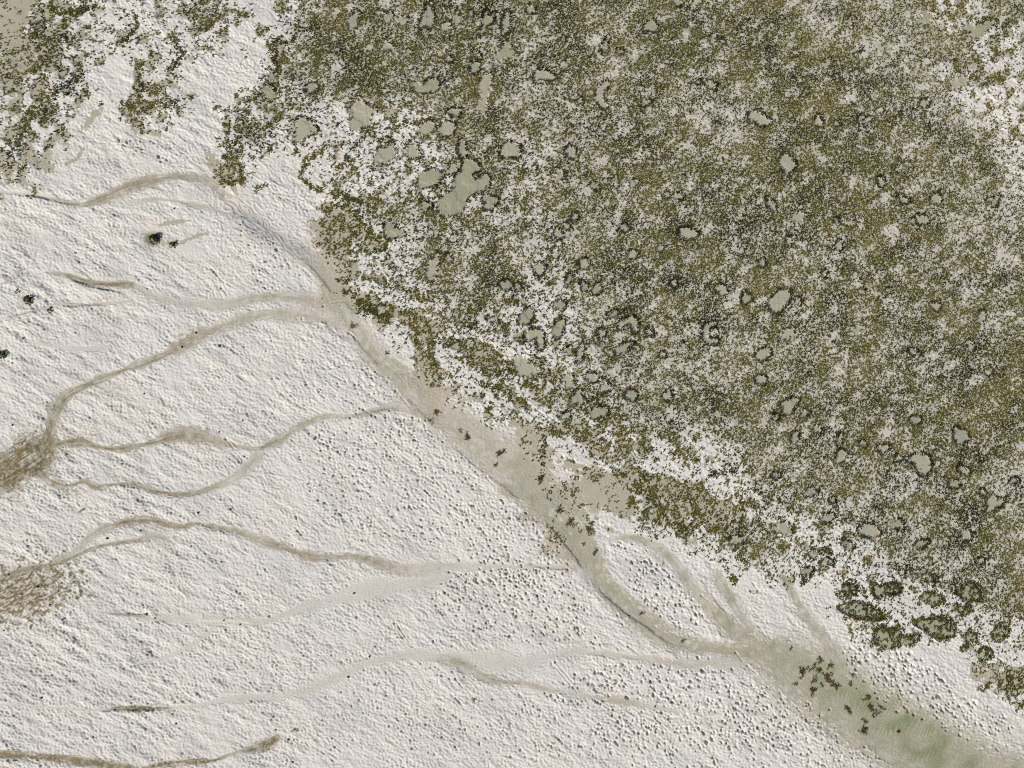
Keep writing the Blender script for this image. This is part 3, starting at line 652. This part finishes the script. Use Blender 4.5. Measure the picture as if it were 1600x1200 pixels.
# pools
ring = np.zeros((NY, NX), np.float32)
ring_id = np.full((NY, NX), -1, np.int32)
inpool = np.zeros((NY, NX), np.float32)
wob = 1.05 * n8 + .55 * band(41, 4.5, .4)
for k, p in enumerate(pool_list):
    P = p['poly']
    x0, y0 = P.min(0) - 9; x1, y1 = P.max(0) + 9
    w = window(x0, x1, y0, y1)
    X, Y = PX[w], PY[w]
    d = np.full(X.shape, 1e9); ins = np.zeros(X.shape, bool)
    for a, b in zip(P, np.roll(P, -1, 0)):
        ex, ey = b - a
        t = np.clip(((X - a[0]) * ex + (Y - a[1]) * ey) / (ex * ex + ey * ey + 1e-9), 0, 1)
        d = np.minimum(d, np.hypot(X - a[0] - t * ex, Y - a[1] - t * ey))
        cr = ((a[1] > Y) != (b[1] > Y)) & (X < (b[0] - a[0]) * (Y - a[1]) / (b[1] - a[1] + 1e-12) + a[0])
        ins ^= cr
    sd = np.where(ins, -d, d) + wob[w] * (.9 if p['ring'] > .5 else 1.7)
    p['n'] = int((sd < 0).sum())
    inside = 1 - sstep(-.9, .7, sd)
    th = np.arctan2(-(Y - p['c'][1]), X - p['c'][0])
    south = float(sstep(870, 930, p['c'][1]))
    gap = .50 + .50 * np.cos(th - .7 + .5 * math.sin(k * 2.4)) + (.22 + .35 * south) * n20[w] + .3 * south * n8[w]       # weed gathers mostly on the upper right side
    rg = np.exp(-((sd - .8 + 1.2 * south) / (1.3 + 1.5 * south + .5 * south * n8[w])) ** 2) * np.clip(p['ring'] * (.45 + .8 * gap), 0, 1.2)
    if south > .3:
        rg = np.maximum(rg, .50 * south * sstep(.3, 1.1, n8[w] + .7 * n20[w] + .5 * np.cos(th - .3)) * (1 - sstep(-1, 3, sd)))
    up = rg > ring[w]
    ring[w] = np.where(up, rg, ring[w])
    ring_id[w] = np.where(up & (rg > .3), k, ring_id[w])
    s_, g_, o_ = TONE[p['tone']]
    silt[w] = silt[w] * (1 - inside) + s_ * inside
    grey[w] = grey[w] * (1 - inside) + g_ * inside
    olive[w] = olive[w] * (1 - inside) + o_ * inside
    inpool[w] = np.maximum(inpool[w], inside)
    label_id[w] = np.where(sd < 0, NCREEK + 1 + k, label_id[w])
# scour hollow round the two weedy rocks
hollow = np.exp(-((PX - 237) / 14) ** 2 - ((PY - 373) / 13) ** 2) * 1.2 + .8 * np.exp(-((PX - 42) / 9) ** 2 - ((PY - 468) / 7) ** 2)
hollow = np.clip(hollow, 0, 1)
silt = np.maximum(silt, .9 * hollow); film = np.maximum(film, .55 * sstep(.3, .9, hollow)); smoothf = np.maximum(smoothf, hollow)

# ------------------------------------------------------------------ how much weed grows where
wcore = sstep(.6, .98, white)
score = sstep(.75, .98, silt)
n30 = band(78, 30, .5)
cdense = .57 * (np.maximum(veg, .02) / .66) ** 1.35 * (1 - .33 * MOT + .12 * n30 + .14 * low(79, 70).clip(-1.5, 1.5)) * (1 - .25 * sstep(.5, .8, white))
edge_w = np.exp(-((white - .30) / .26) ** 2)
cfringe = veg * ((.10 + .16 * (white < .5)) * (1 + .8 * n30) + .95 * edge_w * (1 + .45 * n30)) * (1 - .70 * wcore) + .09 * sstep(.12, .3, veg)
cfringe = cfringe * (1 - .42 * sstep(420, 330, PX + .3 * PY))
cov = cdense * dense + cfringe * (1 - dense)
stain = blur(cov * vegn, 7) * (1 - inpool)
for st in WEED:
    nd, _, _, _ = ribbon([(*r, 0) for r in st])
    cov = np.maximum(cov, .62 * (1 - sstep(.3, 1.25, nd + .30 * edge_n + .25 * n20)))
olive = np.maximum(olive, .36 * sstep(.12, .62, stain))

# ------------------------------------------------------------------ relief
wet = np.maximum(sstep(.35, .8, silt), smoothf)
rough = (1 - .93 * np.maximum(wet * (1 - .3 * vegn), inpool)).astype(np.float32)
ang = -27
b1 = band(51, 4.3, .28, ang, 1.6); b2 = band(52, 7.0, .32, ang, 2.4); b3 = band(53, 17, .4, ang, 2.0); b4 = low(54, 60, ang, 1.5)
amp = 1.02 + .22 * low(55, 45) + .15 * sstep(500, 100, PX) * sstep(500, 900, PY)
b5 = band(56, 27, .45, -24, 3.2)
bump = .0080 * b1 + .0066 * b2 + .0050 * b3 + .0062 * b5 * (.5 + .9 * sstep(620, 150, PX)) - .0105 * sstep(.9, 2.0, .8 * b2 + .6 * b1)
bump = bump - .010 * np.clip(np.abs(b2 * .7 + b1 * .5) * -1 + .35, 0, 1)          # narrow grooves between the grains
Z = bump * amp * rough * (1 - .25 * vegn)
Z += .012 * b4 * (1 - .7 * wet) + .0016 * b1 * wet
Z -= lower
Z += .022 * vegn * white                                                # white sand stands a little higher than the silt
Z -= .035 * inpool
Z -= .06 * hollow
for bank, hh in BANKS:
    nd, off, arc, _ = ribbon([(*q_, 16) for q_ in bank], 2.0)
    a_ = np.clip(1 - arc / max(arc.max(), 1), 0, 1)
    Z += hh * sstep(-1.2, 1.3, off + .7 * edge_n) * (1 - sstep(.1, 1.7, nd)) * sstep(0, .2, a_) * sstep(0, .2, 1 - a_) * (nd < 8)
# terraces of the grey mud
cz = np.clip(np.exp(-(((PX - 410) * .84 + (PY - 352) * .54) / 85) ** 2 - ((-(PX - 410) * .54 + (PY - 352) * .84) / 30) ** 2) * 1.3 + np.exp(-((PX - 300) / 40) ** 2 - ((PY - 258) / 14) ** 2) + .5 * np.exp(-((PX - 640) / 26) ** 2 - ((PY - 590) / 12) ** 2), 0, 1)
lines = .95 * low(61, 15, -32, 2.0) + gp * 2.2 + (PY - .62 * PX) / 60
tri = np.abs((lines % 1.0) - .5) * 2
Z = Z * (1 - .55 * cz) + cz * (.024 * sstep(.45, .75, tri) - .010 * np.exp(-((tri - .35) / .14) ** 2))
# ripples of the lower channel: crests across the flow
rip = np.clip(1.5 * np.exp(-(((PX - 1400) * .82 + (PY - 1130) * .57) / 120) ** 2 - ((-(PX - 1400) * .57 + (PY - 1130) * .82) / 36) ** 2), 0, 1) + .8 * np.exp(-((PX - 868) / 22) ** 2 - ((PY - 800) / 16) ** 2)
ph = ((PX * .80 + PY * .60) + 2.2 * n45) / 5.2
Z += .0072 * rip * np.sin(2 * math.pi * ph) * (label_id > 0)
# pits and drag marks
rs = np.random.RandomState(9)
def stamp(x, y, r, depth, rim, el=1.0, an=0.0):
    w = window(x - 3 * r * el, x + 3 * r * el, y - 3 * r * el, y + 3 * r * el)
    dx, dy = PX[w] - x, PY[w] - y
    if dx.size == 0: return
    c, s = math.cos(an), math.sin(an)
    q = np.sqrt(((dx * c + dy * s) / el) ** 2 + (-dx * s + dy * c) ** 2) / r
    Z[w] += -depth * np.exp(-q ** 4) + rim * np.exp(-((q - 1.45) / .4) ** 2)
for cx, cy, rx, ry, a, n, r in PITS:
    a = math.radians(-a)
    for _ in range(n):
        t, q = rs.rand() * 6.283, rs.rand() ** .5
        u, v = rx * q * math.cos(t), ry * q * math.sin(t)
        x, y = cx + u * math.cos(a) - v * math.sin(a), cy + u * math.sin(a) + v * math.cos(a)
        if bilin(inchan, x, y) > .6 or bilin(vegn, x, y) > .55: continue
        rr = r * (.60 + .50 * rs.rand())
        stamp(x, y, rr * .76, .024 + .0150 * rr * (.6 + .8 * rs.rand()), .0035, 1 + .7 * rs.rand() ** 2, .5 + .4 * rs.standard_normal())
        if r > 2.1 and rs.rand() < .06:
            silt_w = window(x - 4, x + 4, y - 4, y + 4)
            silt[silt_w] = np.maximum(silt[silt_w], .9 * np.exp(-((PX[silt_w] - x) ** 2 + (PY[silt_w] - y) ** 2) / 9))
for x0, y0, x1, y1 in DRAGS:
    n = int(math.hypot(x1 - x0, y1 - y0) / 1.2) + 2
    jx, jy = rs.standard_normal(2) * .8
    for t in np.linspace(0, 1, n):
        w_ = math.sin(t * math.pi)
        stamp(x0 + t * (x1 - x0) + jx * w_, y0 + t * (y1 - y0) + jy * w_, 1.5, .011, .0028)
    stamp(x0, y0, 2.2, .035, .006)
brd = np.minimum(np.minimum(PX - PX[0, 0], PX[0, -1] - PX), np.minimum(PY - PY[0, 0], PY[-1, 0] - PY))
Z = (Z * sstep(0, 60, brd)).astype(np.float32)

WX, WY = ((PX - 800) * S).astype(np.float32), ((600 - PY) * S).astype(np.float32)
film = np.clip(film, 0, 1); silt = np.clip(silt, 0, 1); grey = np.clip(grey, 0, 1) * (1 - film); olive = np.clip(olive, 0, 1)
SEDIMENT = np.stack([silt, film, grey, olive], -1).reshape(-1, 4).astype(np.float32)
VERT = np.stack([WX, WY, Z], -1).reshape(-1, 3)

# ------------------------------------------------------------------ ground meshes, cut along the edges of creeks and pools
idx = np.arange(NX * NY, dtype=np.int32).reshape(NY, NX)
QUAD = np.stack([idx[1:, :-1], idx[1:, 1:], idx[:-1, 1:], idx[:-1, :-1]], -1).reshape(-1, 4)
FID = label_id[:-1, :-1].ravel()
order = np.argsort(FID, kind='stable')
ids, starts = np.unique(FID[order], return_index=True)
ends = np.append(starts[1:], len(order))
span = {int(i): order[a:b] for i, a, b in zip(ids, starts, ends)}
def sub_mesh(name, faces, origin=(0, 0, 0), extra=None):
    f = QUAD[faces]
    u, inv = np.unique(f, return_inverse=True)
    v = VERT[u] - np.asarray(origin, np.float32)
    f = inv.reshape(-1, 4)
    sed = SEDIMENT[u]
    if extra is not None:
        ev, ef = extra
        f = np.vstack([f, ef + len(v)]); v = np.vstack([v, ev]); sed = np.vstack([sed, np.zeros((len(ev), 4), np.float32)])
    o = make_obj(name, v, f, SED, attrs=(("sediment", 'FLOAT_COLOR', sed),))
    o.location = origin
    return o
X0, X1, Y0, Y1, B = WX[0, 0], WX[0, -1], WY[-1, 0], WY[0, 0], 1500.0
ev = np.array([(-B, -B, 0), (B, -B, 0), (B, B, 0), (-B, B, 0), (X0, Y0, 0), (X1, Y0, 0), (X1, Y1, 0), (X0, Y1, 0)], np.float32)
ef = np.array([(0, 1, 5, 4), (1, 2, 6, 5), (2, 3, 7, 6), (3, 0, 4, 7)])
flat = sub_mesh("mudflat", span[0], extra=(ev, ef))
tag(flat, "white bumpy sand of the tidal flat with speckled silt beneath the seagrass", kind="structure")
for k, (nm, lb, depth, pts) in enumerate(CREEKS):
    if k + 1 in span:
        tag(sub_mesh(nm, span[k + 1]), lb, kind="structure")
for k, p in enumerate(pool_list):
    f = span.get(NCREEK + 1 + k)
    if f is None: continue
    c = p['c']
    at = ((c[0] - 800) * S, (600 - c[1]) * S, 0)
    root = bpy.data.objects.new("tide_pool", None)
    root.empty_display_size = .1
    root.location = at
    COL.objects.link(root)
    tag(root, p['label'], "tide pool", "tide pools among the seagrass")
    fl = sub_mesh("pool_floor", f, at)
    fl.parent = root
    fl.location = (0, 0, 0)
    p['obj'] = root

# ------------------------------------------------------------------ weeds: small blades
def blades(x, y, z, yaw, pitch, L, W):
    """flat lance-shaped blades rooted at x, y, z (metres)"""
    d = np.stack([np.cos(yaw) * np.cos(pitch), np.sin(yaw) * np.cos(pitch), np.sin(pitch)], 1)
    s = np.stack([-np.sin(yaw), np.cos(yaw), np.zeros_like(yaw)], 1)
    o = np.stack([x, y, z], 1)
    m = o + d * (L * .5)[:, None] + np.array([0, 0, .004])
    v = np.stack([o, m + s * (W * .5)[:, None], o + d * L[:, None], m - s * (W * .5)[:, None]], 1).reshape(-1, 3)
    f = np.arange(len(x) * 4).reshape(-1, 4)[:, ::-1]
    return v, f

cov *= (1 - .97 * inpool) * (1 - .85 * sstep(.3, .8, inchan))
nf = (.80 * band(71, 7.4, .30) + .45 * band(72, 4.8, .25) + .40 * band(73, 14, .4)).astype(np.float32)
nc = (.62 * band(74, 9.0, .35) + .55 * band(75, 4.8, .3) + .30 * band(76, 22, .45)).astype(np.float32)
nn = np.where(dense > .5, nf, nc)
qs = np.linspace(0, 1, 201)
qv = np.quantile(nc[::4, ::4] / nc.std(), qs)
nn = np.where(dense > .5, nf / nf.std(), nc / nc.std())
rank = np.interp(nn, qv, qs)
pres = (rank > 1 - np.clip(cov, 0, .85)) & (cov > .03)
jj, ii = np.nonzero(pres)
rs = np.random.RandomState(4)
keep = rs.rand(len(ii)) < .95
jj, ii = jj[keep], ii[keep]
def spread(n, base, var): return base * (1 + var * (2 * rs.rand(n) - 1))
n = len(ii)
bx = WX[jj, ii] + (rs.rand(n) - .5) * STEP * S; by = WY[jj, ii] + (rs.rand(n) - .5) * STEP * S
big = 1 + .35 * (1 - dense[jj, ii])
v, f = blades(bx, by, Z[jj, ii] + .004, rs.rand(n) * 6.283, np.radians(spread(n, 16, .7)), spread(n, .068, .4) * big, spread(n, .034, .3) * big)
tone = .46 + (.14 * np.clip(low(77, 60), -1.6, 1.6) + .12 * n30.clip(-1.5, 1.5))[jj, ii] + .11 * rs.standard_normal(n) + .08 * (1 - dense[jj, ii])
tone = np.clip(tone, .02, .98)
grass = make_obj("seagrass", v, f, GRASS, smooth=False, attrs=(("tone", 'FLOAT', np.repeat(tone, 4)),))
tag(grass, "speckled olive seagrass and wrack tufts spread over the flat, upper right", kind="stuff")
print("seagrass blades", n)

# the dark rim of weed of each pool is a part of that pool
jj, ii = np.nonzero((ring > .26))
for k, p in enumerate(pool_list):
    if 'obj' not in p: continue
    m = ring_id[jj, ii] == k
    j, i = jj[m], ii[m]
    kp = rs.rand(len(i)) < np.clip(ring[j, i] * 1.6, 0, 1)
    j, i = np.repeat(j[kp], 2), np.repeat(i[kp], 2)
    n = len(i)
    if n < 4: continue
    c = p['obj'].location
    v, f = blades(WX[j, i] - c.x + (rs.rand(n) - .5) * STEP * S, WY[j, i] - c.y + (rs.rand(n) - .5) * STEP * S, Z[j, i] + .006,
                  rs.rand(n) * 6.283, np.radians(spread(n, 28, .6)), spread(n, .062, .4), spread(n, .034, .3))
    south = sstep(880, 940, p['c'][1]) * .50
    t = np.clip(.14 + south + .12 * rs.standard_normal(n) + .10 * n20[j, i], .02, .98)
    make_obj("weed_fronds", v, f, WRACK, p['obj'], False, (("tone", 'FLOAT', np.repeat(t, 4)),))

# ------------------------------------------------------------------ single clumps of weed lying in the channels
BROWN = weed_material("brown_wrack", [(0.0, (0.030, 0.022, 0.010)), (0.4, (0.085, 0.060, 0.020)), (0.75, (0.125, 0.095, 0.028)), (1.0, (0.20, 0.15, 0.05))])
GREEN = weed_material("green_weed", [(0.0, (0.035, 0.040, 0.008)), (0.5, (0.100, 0.105, 0.012)), (1.0, (0.20, 0.19, 0.03))])
def clump(x, y, r, arms, label, mat, seed, tone, group, flat=1.0, ang=None):
    q = np.random.RandomState(seed)
    pts = []
    for a in range(arms):
        t = q.rand() * 6.283
        u = v = 0.0
        L = r * (.6 + .7 * q.rand())
        k = 0.0
        while k < L:
            st = .8
            t += .55 * q.standard_normal()
            u += st * math.cos(t); v += st * math.sin(t); k += st
            pts.append((u, v))
            if q.rand() < .16:
                tt, uu, vv = t + q.choice([-1, 1]) * .9, u, v
                for _ in range(int(2 + 3 * q.rand())):
                    uu += .8 * math.cos(tt); vv += .8 * math.sin(tt)
                    pts.append((uu, vv))
    pts = np.array(pts)
    if ang is not None:
        a = math.radians(ang); c, s_ = math.cos(a), math.sin(a)
        pu, pv = pts[:, 0] * c + pts[:, 1] * s_, (-pts[:, 0] * s_ + pts[:, 1] * c) * flat
        pts = np.stack([pu * c - pv * s_, pu * s_ + pv * c], 1)
    n = len(pts)
    cx, cy = (x - 800) * S, (600 - y) * S
    X, Y = pts[:, 0] * S + q.standard_normal(n) * .008, pts[:, 1] * S + q.standard_normal(n) * .008
    zz = bilin(Z, x + pts[:, 0], y - pts[:, 1])
    z0 = float(bilin(Z, x, y))
    v, f = blades(X, Y, zz - z0 + .012, q.rand(n) * 6.283, np.radians(spread(n, 18, .8)), spread(n, .054, .5), spread(n, .024, .3))
    o = make_obj("seaweed_clump", v, f, mat, None, False, (("tone", 'FLOAT', np.repeat(np.clip(tone + .18 * q.standard_normal(n), .02, .98), 4)),))
    o.location = (cx, cy, z0)
    tag(o, label, "seaweed clump", group)
LOWG, MIDG = "seaweed clumps in the lower channel", "seaweed clumps in the main channel"
CL = [
 (1255,1053,11,9,"thick upright brown clump at the left of the lower channel's main weed cluster",.45,LOWG,.6,80),
 (1263,1044,6,3,"dark slanting wisp just above the thick left clump in the lower channel",.15,LOWG,.4,-45),
 (1281,1033,6,6,"curled brown clump topmost in the lower channel's weed cluster",.5,LOWG,1,None),
 (1273,1042,4.5,5,"small curl of brown weed just below the topmost clump in lower channel",.5,LOWG,1,None),
 (1281,1049,6,8,"small compact brown tuft in the middle top of the lower channel cluster",.4,LOWG,1,None),
 (1297,1040,9,6,"thin sprawling pale brown sprigs at upper right of the lower channel cluster",.65,LOWG,.7,60),
 (1294,1059,11,9,"thick upright brown clump at the right of the lower channel's main cluster",.45,LOWG,.6,75),
 (1299,1068,6,5,"dense brown tuft touching the foot of the thick right clump",.4,LOWG,1,None),
 (1273,1063,8,5,"loose brown sprig between the two thick clumps of the lower channel",.55,LOWG,.7,60),
 (1246,1068,5,3,"faint brown sprig farthest left in the lower channel cluster",.6,LOWG,.6,30),
 (1271,1080,10,7,"spiky reddish brown clump lowest in the lower channel's main cluster",.5,LOWG,.7,40),
 (1284,1071,6,3,"thin dark strands below the loose sprig in the lower channel",.25,LOWG,.3,-45),
 (1308,1073,9,5,"brown sprig trailing right from the foot of the thick right clump",.55,LOWG,.5,-15),
 (1328,1070,7,4,"forked brown sprig alone beside the right bank of the lower channel",.6,LOWG,.6,-60),
 (1325,1110,11,7,"dark brown clump slanting down right, left of the channel ripples",.4,LOWG,.5,-50),
 (1357,1093,8,5,"curled brown weed at the top of the second cluster near right bank",.55,LOWG,1,None),
 (1362,1106,10,8,"thick brown clump in the middle of the second cluster near right bank",.45,LOWG,.6,-50),
 (1370,1116,7,6,"dark brown tuft at the foot of the second cluster near right bank",.4,LOWG,1,None),
 (1378,1107,7,3,"thin straight strands pointing down right from the second cluster",.5,LOWG,.25,-40),
 (1351,1126,7,4,"small dark weed wisp amid the ripples of the lower channel",.3,LOWG,.6,-50),
 (1350,1140,11,7,"lowest big dark clump amid the ripples of the lower channel",.3,LOWG,.7,30),
 (1404,1144,5,3,"tiny dark sprig alone at the right of the channel ripples",.2,LOWG,.4,-35),
 (1236,1013,4,3,"tiny dark sprig at the head of the lower channel",.35,LOWG,.6,60),
 (683,645,9,6,"brown weed clump where the middle creek meets the main channel",.55,MIDG,.7,-30),
 (672,658,5,3,"sparse brown specks just below left of the creek mouth clump",.55,MIDG,.8,0),
 (733,683,10,6,"scattered brown clump in the middle of the widest main channel stretch",.5,MIDG,.7,-20),
 (719,673,4,3,"small faint sprig above left of the scattered brown clump in main channel",.6,MIDG,.7,-20),
 (783,708,9,8,"dense starry brown clump in the widest part of the main channel",.42,MIDG,.8,10),
 (775,726,6,4,"small greenish clump below the dense starry clump in the main channel",.4,MIDG,.8,0),
 (872,800,6,6,"compact dark clump at the right bank where the main channel narrows",.3,MIDG,1,None),
 (893,817,11,8,"open brown clump in the narrowing main channel below the compact dark one",.5,MIDG,.9,-40),
 (921,829,11,7,"sparse brown clump beside the white sand at the narrow main channel",.6,MIDG,.6,-35),
 (905,831,5,3,"tiny brown sprig left of the sparse clump in the narrow main channel",.45,MIDG,.8,60),
 (930,862,8,5,"upright dark brown sprig at the right edge of the narrow main channel",.5,MIDG,.4,75),
 (911,851,4,3,"single dark sprig in mid stream of the narrow main channel",.35,MIDG,.4,90),
 (1003,959,5,4,"tiny brown tuft on the floor of the lower narrow bend",.5,MIDG,.6,20),
 (1067,1001,4,3,"faint brown specks in the level stretch before the channel widens",.6,MIDG,.6,20),
 (527,441,6,5,"small dark clump at the upper right edge of the main channel",.35,MIDG,.8,80),
 (538,456,9,6,"branching dark clump below the small one at the upper channel edge",.32,MIDG,.7,50),
 (560,471,8,8,"thick olive clump on the white sand edge, first of a row of three",.5,MIDG,.8,20),
 (582,484,10,9,"largest olive clump, middle of the row of three by white sand",.5,MIDG,.7,-20),
 (605,491,9,7,"last olive clump of the row of three, thinning out to the right",.5,MIDG,.7,-40),
 (551,508,8,5,"faint reddish brown weed lying in the upper main channel",.8,MIDG,.7,-20),
 (700,542,6,4,"small red brown weed patch in the silt right of the thin weed line",.75,MIDG,.6,-50),
 (605,551,2.5,6,"single black dot of weed on the white strip right of the channel",.1,MIDG,1,None),
 (350,245,3.2,7,"small black green blob of weed above the silty funnel",.1,MIDG,1,None),
 (847,748,9,7,"dark branching weed standing at the right side of the wide channel",.32,MIDG,.7,50),
 (940,688,9,6,"olive sprig lying level in the silt beside white pitted sand",.45,MIDG,.5,0),
 (972,742,9,6,"bright olive sprig pointing left into the smooth silt bay",.6,MIDG,.45,-10),
]
for k, (x, y, r, arms, lb, tn, g, fl, an) in enumerate(CL):
    clump(x, y, r, arms, lb, BROWN, 100 + k, tn, g, fl, an)
clump(1144, 904, 7, 10, "bright green weed tuft alone below the seagrass edge", GREEN, 301, .5, "green weed tufts", .7, -60)
clump(741, 1093, 4, 4, "small yellow green sprig on the lower middle white sand", GREEN, 302, .9, "green weed tufts", .7, 20)
clump(127, 797, 4, 3, "tiny yellow green sprig on the sand above the long brown creek", GREEN, 303, .9, "green weed tufts", .4, 35)
clump(461, 1140, 4, 4, "small brown scrap of weed right of the short weed-filled creek", BROWN, 304, .45, None, .9, 0)

# ------------------------------------------------------------------ rocks with weed on them
def rock(x, y, r, h, label, seed, weed=True):
    q = np.random.RandomState(seed)
    nu, nv = 14, 7
    th = np.linspace(0, 2 * math.pi, nu, endpoint=False)
    lob = 1 + .22 * np.cos(2 * th + q.rand() * 6) + .12 * np.cos(3 * th + q.rand() * 6)
    V_, F_ = [], []
    for j in range(nv):
        e = j / (nv - 1) * math.pi / 2
        for i in range(nu):
            k = lob[i] * (1 + .16 * q.standard_normal())
            V_.append((r * k * math.cos(e) * math.cos(th[i]), r * k * math.cos(e) * math.sin(th[i]), -.04 + h * math.sin(e) ** .8 * (1 + .10 * q.standard_normal())))
    for j in range(nv - 1):
        for i in range(nu):
            F_.append((j * nu + i, j * nu + (i + 1) % nu, (j + 1) * nu + (i + 1) % nu, (j + 1) * nu + i))
    cx, cy, z0 = (x - 800) * S, (600 - y) * S, float(bilin(Z, x, y))
    root = bpy.data.objects.new("weedy_rock", None); root.empty_display_size = .1
    root.location = (cx, cy, z0); COL.objects.link(root)
    tag(root, label, "rock", "small weedy rocks on the sand")
    make_obj("stone", V_, F_, ROCK, root, False)
    n = int(260 * (r / .2) ** 1.5)
    a, k = q.rand(n) * 6.283, np.sqrt(q.rand(n)) * 1.15
    v, f = blades(r * k * np.cos(a), r * k * np.sin(a), np.maximum(.01, h * np.sqrt(np.clip(1 - k * k, 0, 1)) * .95), a + q.standard_normal(n) * .5, np.radians(spread(n, 5, 3)), spread(n, .09, .4), spread(n, .04, .3))
    kp = np.repeat((np.cos(a + 2.0) < .35) | (k > .9), 4)
    v = v[kp]; f = np.arange(len(v)).reshape(-1, 4)
    make_obj("weed_fronds", v, f, WRACK, root, False, (("tone", 'FLOAT', np.repeat(np.clip(.25 + .2 * q.standard_normal(len(v) // 4), .02, .98), 4)),))
rock(241, 374, .135, .26, "largest dark weedy rock sitting in an olive hollow on the left white sand", 1)
rock(270, 383, .07, .11, "small dark rock at the start of the wet trail right of the largest rock", 2)
rock(44, 469, .12, .14, "dark weedy rock near the left edge, with yellow weed on its lower side", 3)
rock(79, 485, .06, .06, "low brown rock on the hairline creek at left", 4)
rock(28, 455, .04, .04, "tiny yellow brown rock just above the weedy rock near the left edge", 5)
rock(4, 555, .09, .10, "dark weedy rock cut by the left edge", 6)

# ------------------------------------------------------------------ dark pebbles lying on the sand
q = np.random.RandomState(8)
nu, nv = 10, 5
PV, PF = [], []
for j in range(nv):
    e = j / (nv - 1) * math.pi / 2
    for i in range(nu):
        t = 2 * math.pi * i / nu
        k = 1 + .10 * math.cos(2 * t + 1) + .06 * math.cos(3 * t)
        PV.append((.046 * k * math.cos(e) * math.cos(t), .040 * k * math.cos(e) * math.sin(t), -.012 + .05 * math.sin(e)))
for j in range(nv - 1):
    for i in range(nu):
        PF.append((j * nu + i, j * nu + (i + 1) % nu, (j + 1) * nu + (i + 1) % nu, (j + 1) * nu + i))
first = None
A_, B_, C_, D_ = ("small dark pebble lying on the smooth floor of a brown left creek", "small dark pebble lying on the rough white sand in the left half",
    "small dark pebble lying in a pale smooth creek at lower left", "small dark pebble beside the short weed-filled creek near the bottom edge")
for x, y, lb in [(59,917,A_),(168,841,A_),(220,829,A_),(310,801,A_),(306,520,A_),(13,898,A_),(284,542,A_),(78,945,B_),(6,985,B_),(20,664,B_),(225,615,B_),(379,657,B_),(342,675,B_),(381,713,B_),(360,796,B_),(346,878,B_),(36,529,B_),(343,541,B_),(272,326,B_),(64,1091,B_),(269,1116,B_),(275,1131,B_),(577,1026,B_),
    (228,960,C_),(242,966,C_),(350,969,C_),(375,976,C_),(553,927,C_),(544,1058,C_),(431,1140,D_),(459,1156,D_),(450,1156,D_),(447,1194,D_),(457,1191,D_)]:
    if first is None:
        o = first = make_obj("dark_pebble", PV, PF, SHELL)
    else:
        o = first.copy(); COL.objects.link(o)
    o.location = ((x - 800) * S, (600 - y) * S, float(bilin(Z, x, y)))
    k = .85 + .4 * q.rand()
    o.scale = (k, k, k); o.rotation_euler = (0, 0, q.rand() * 6.283)
    tag(o, lb, "pebble", "small dark pebbles on the sand")
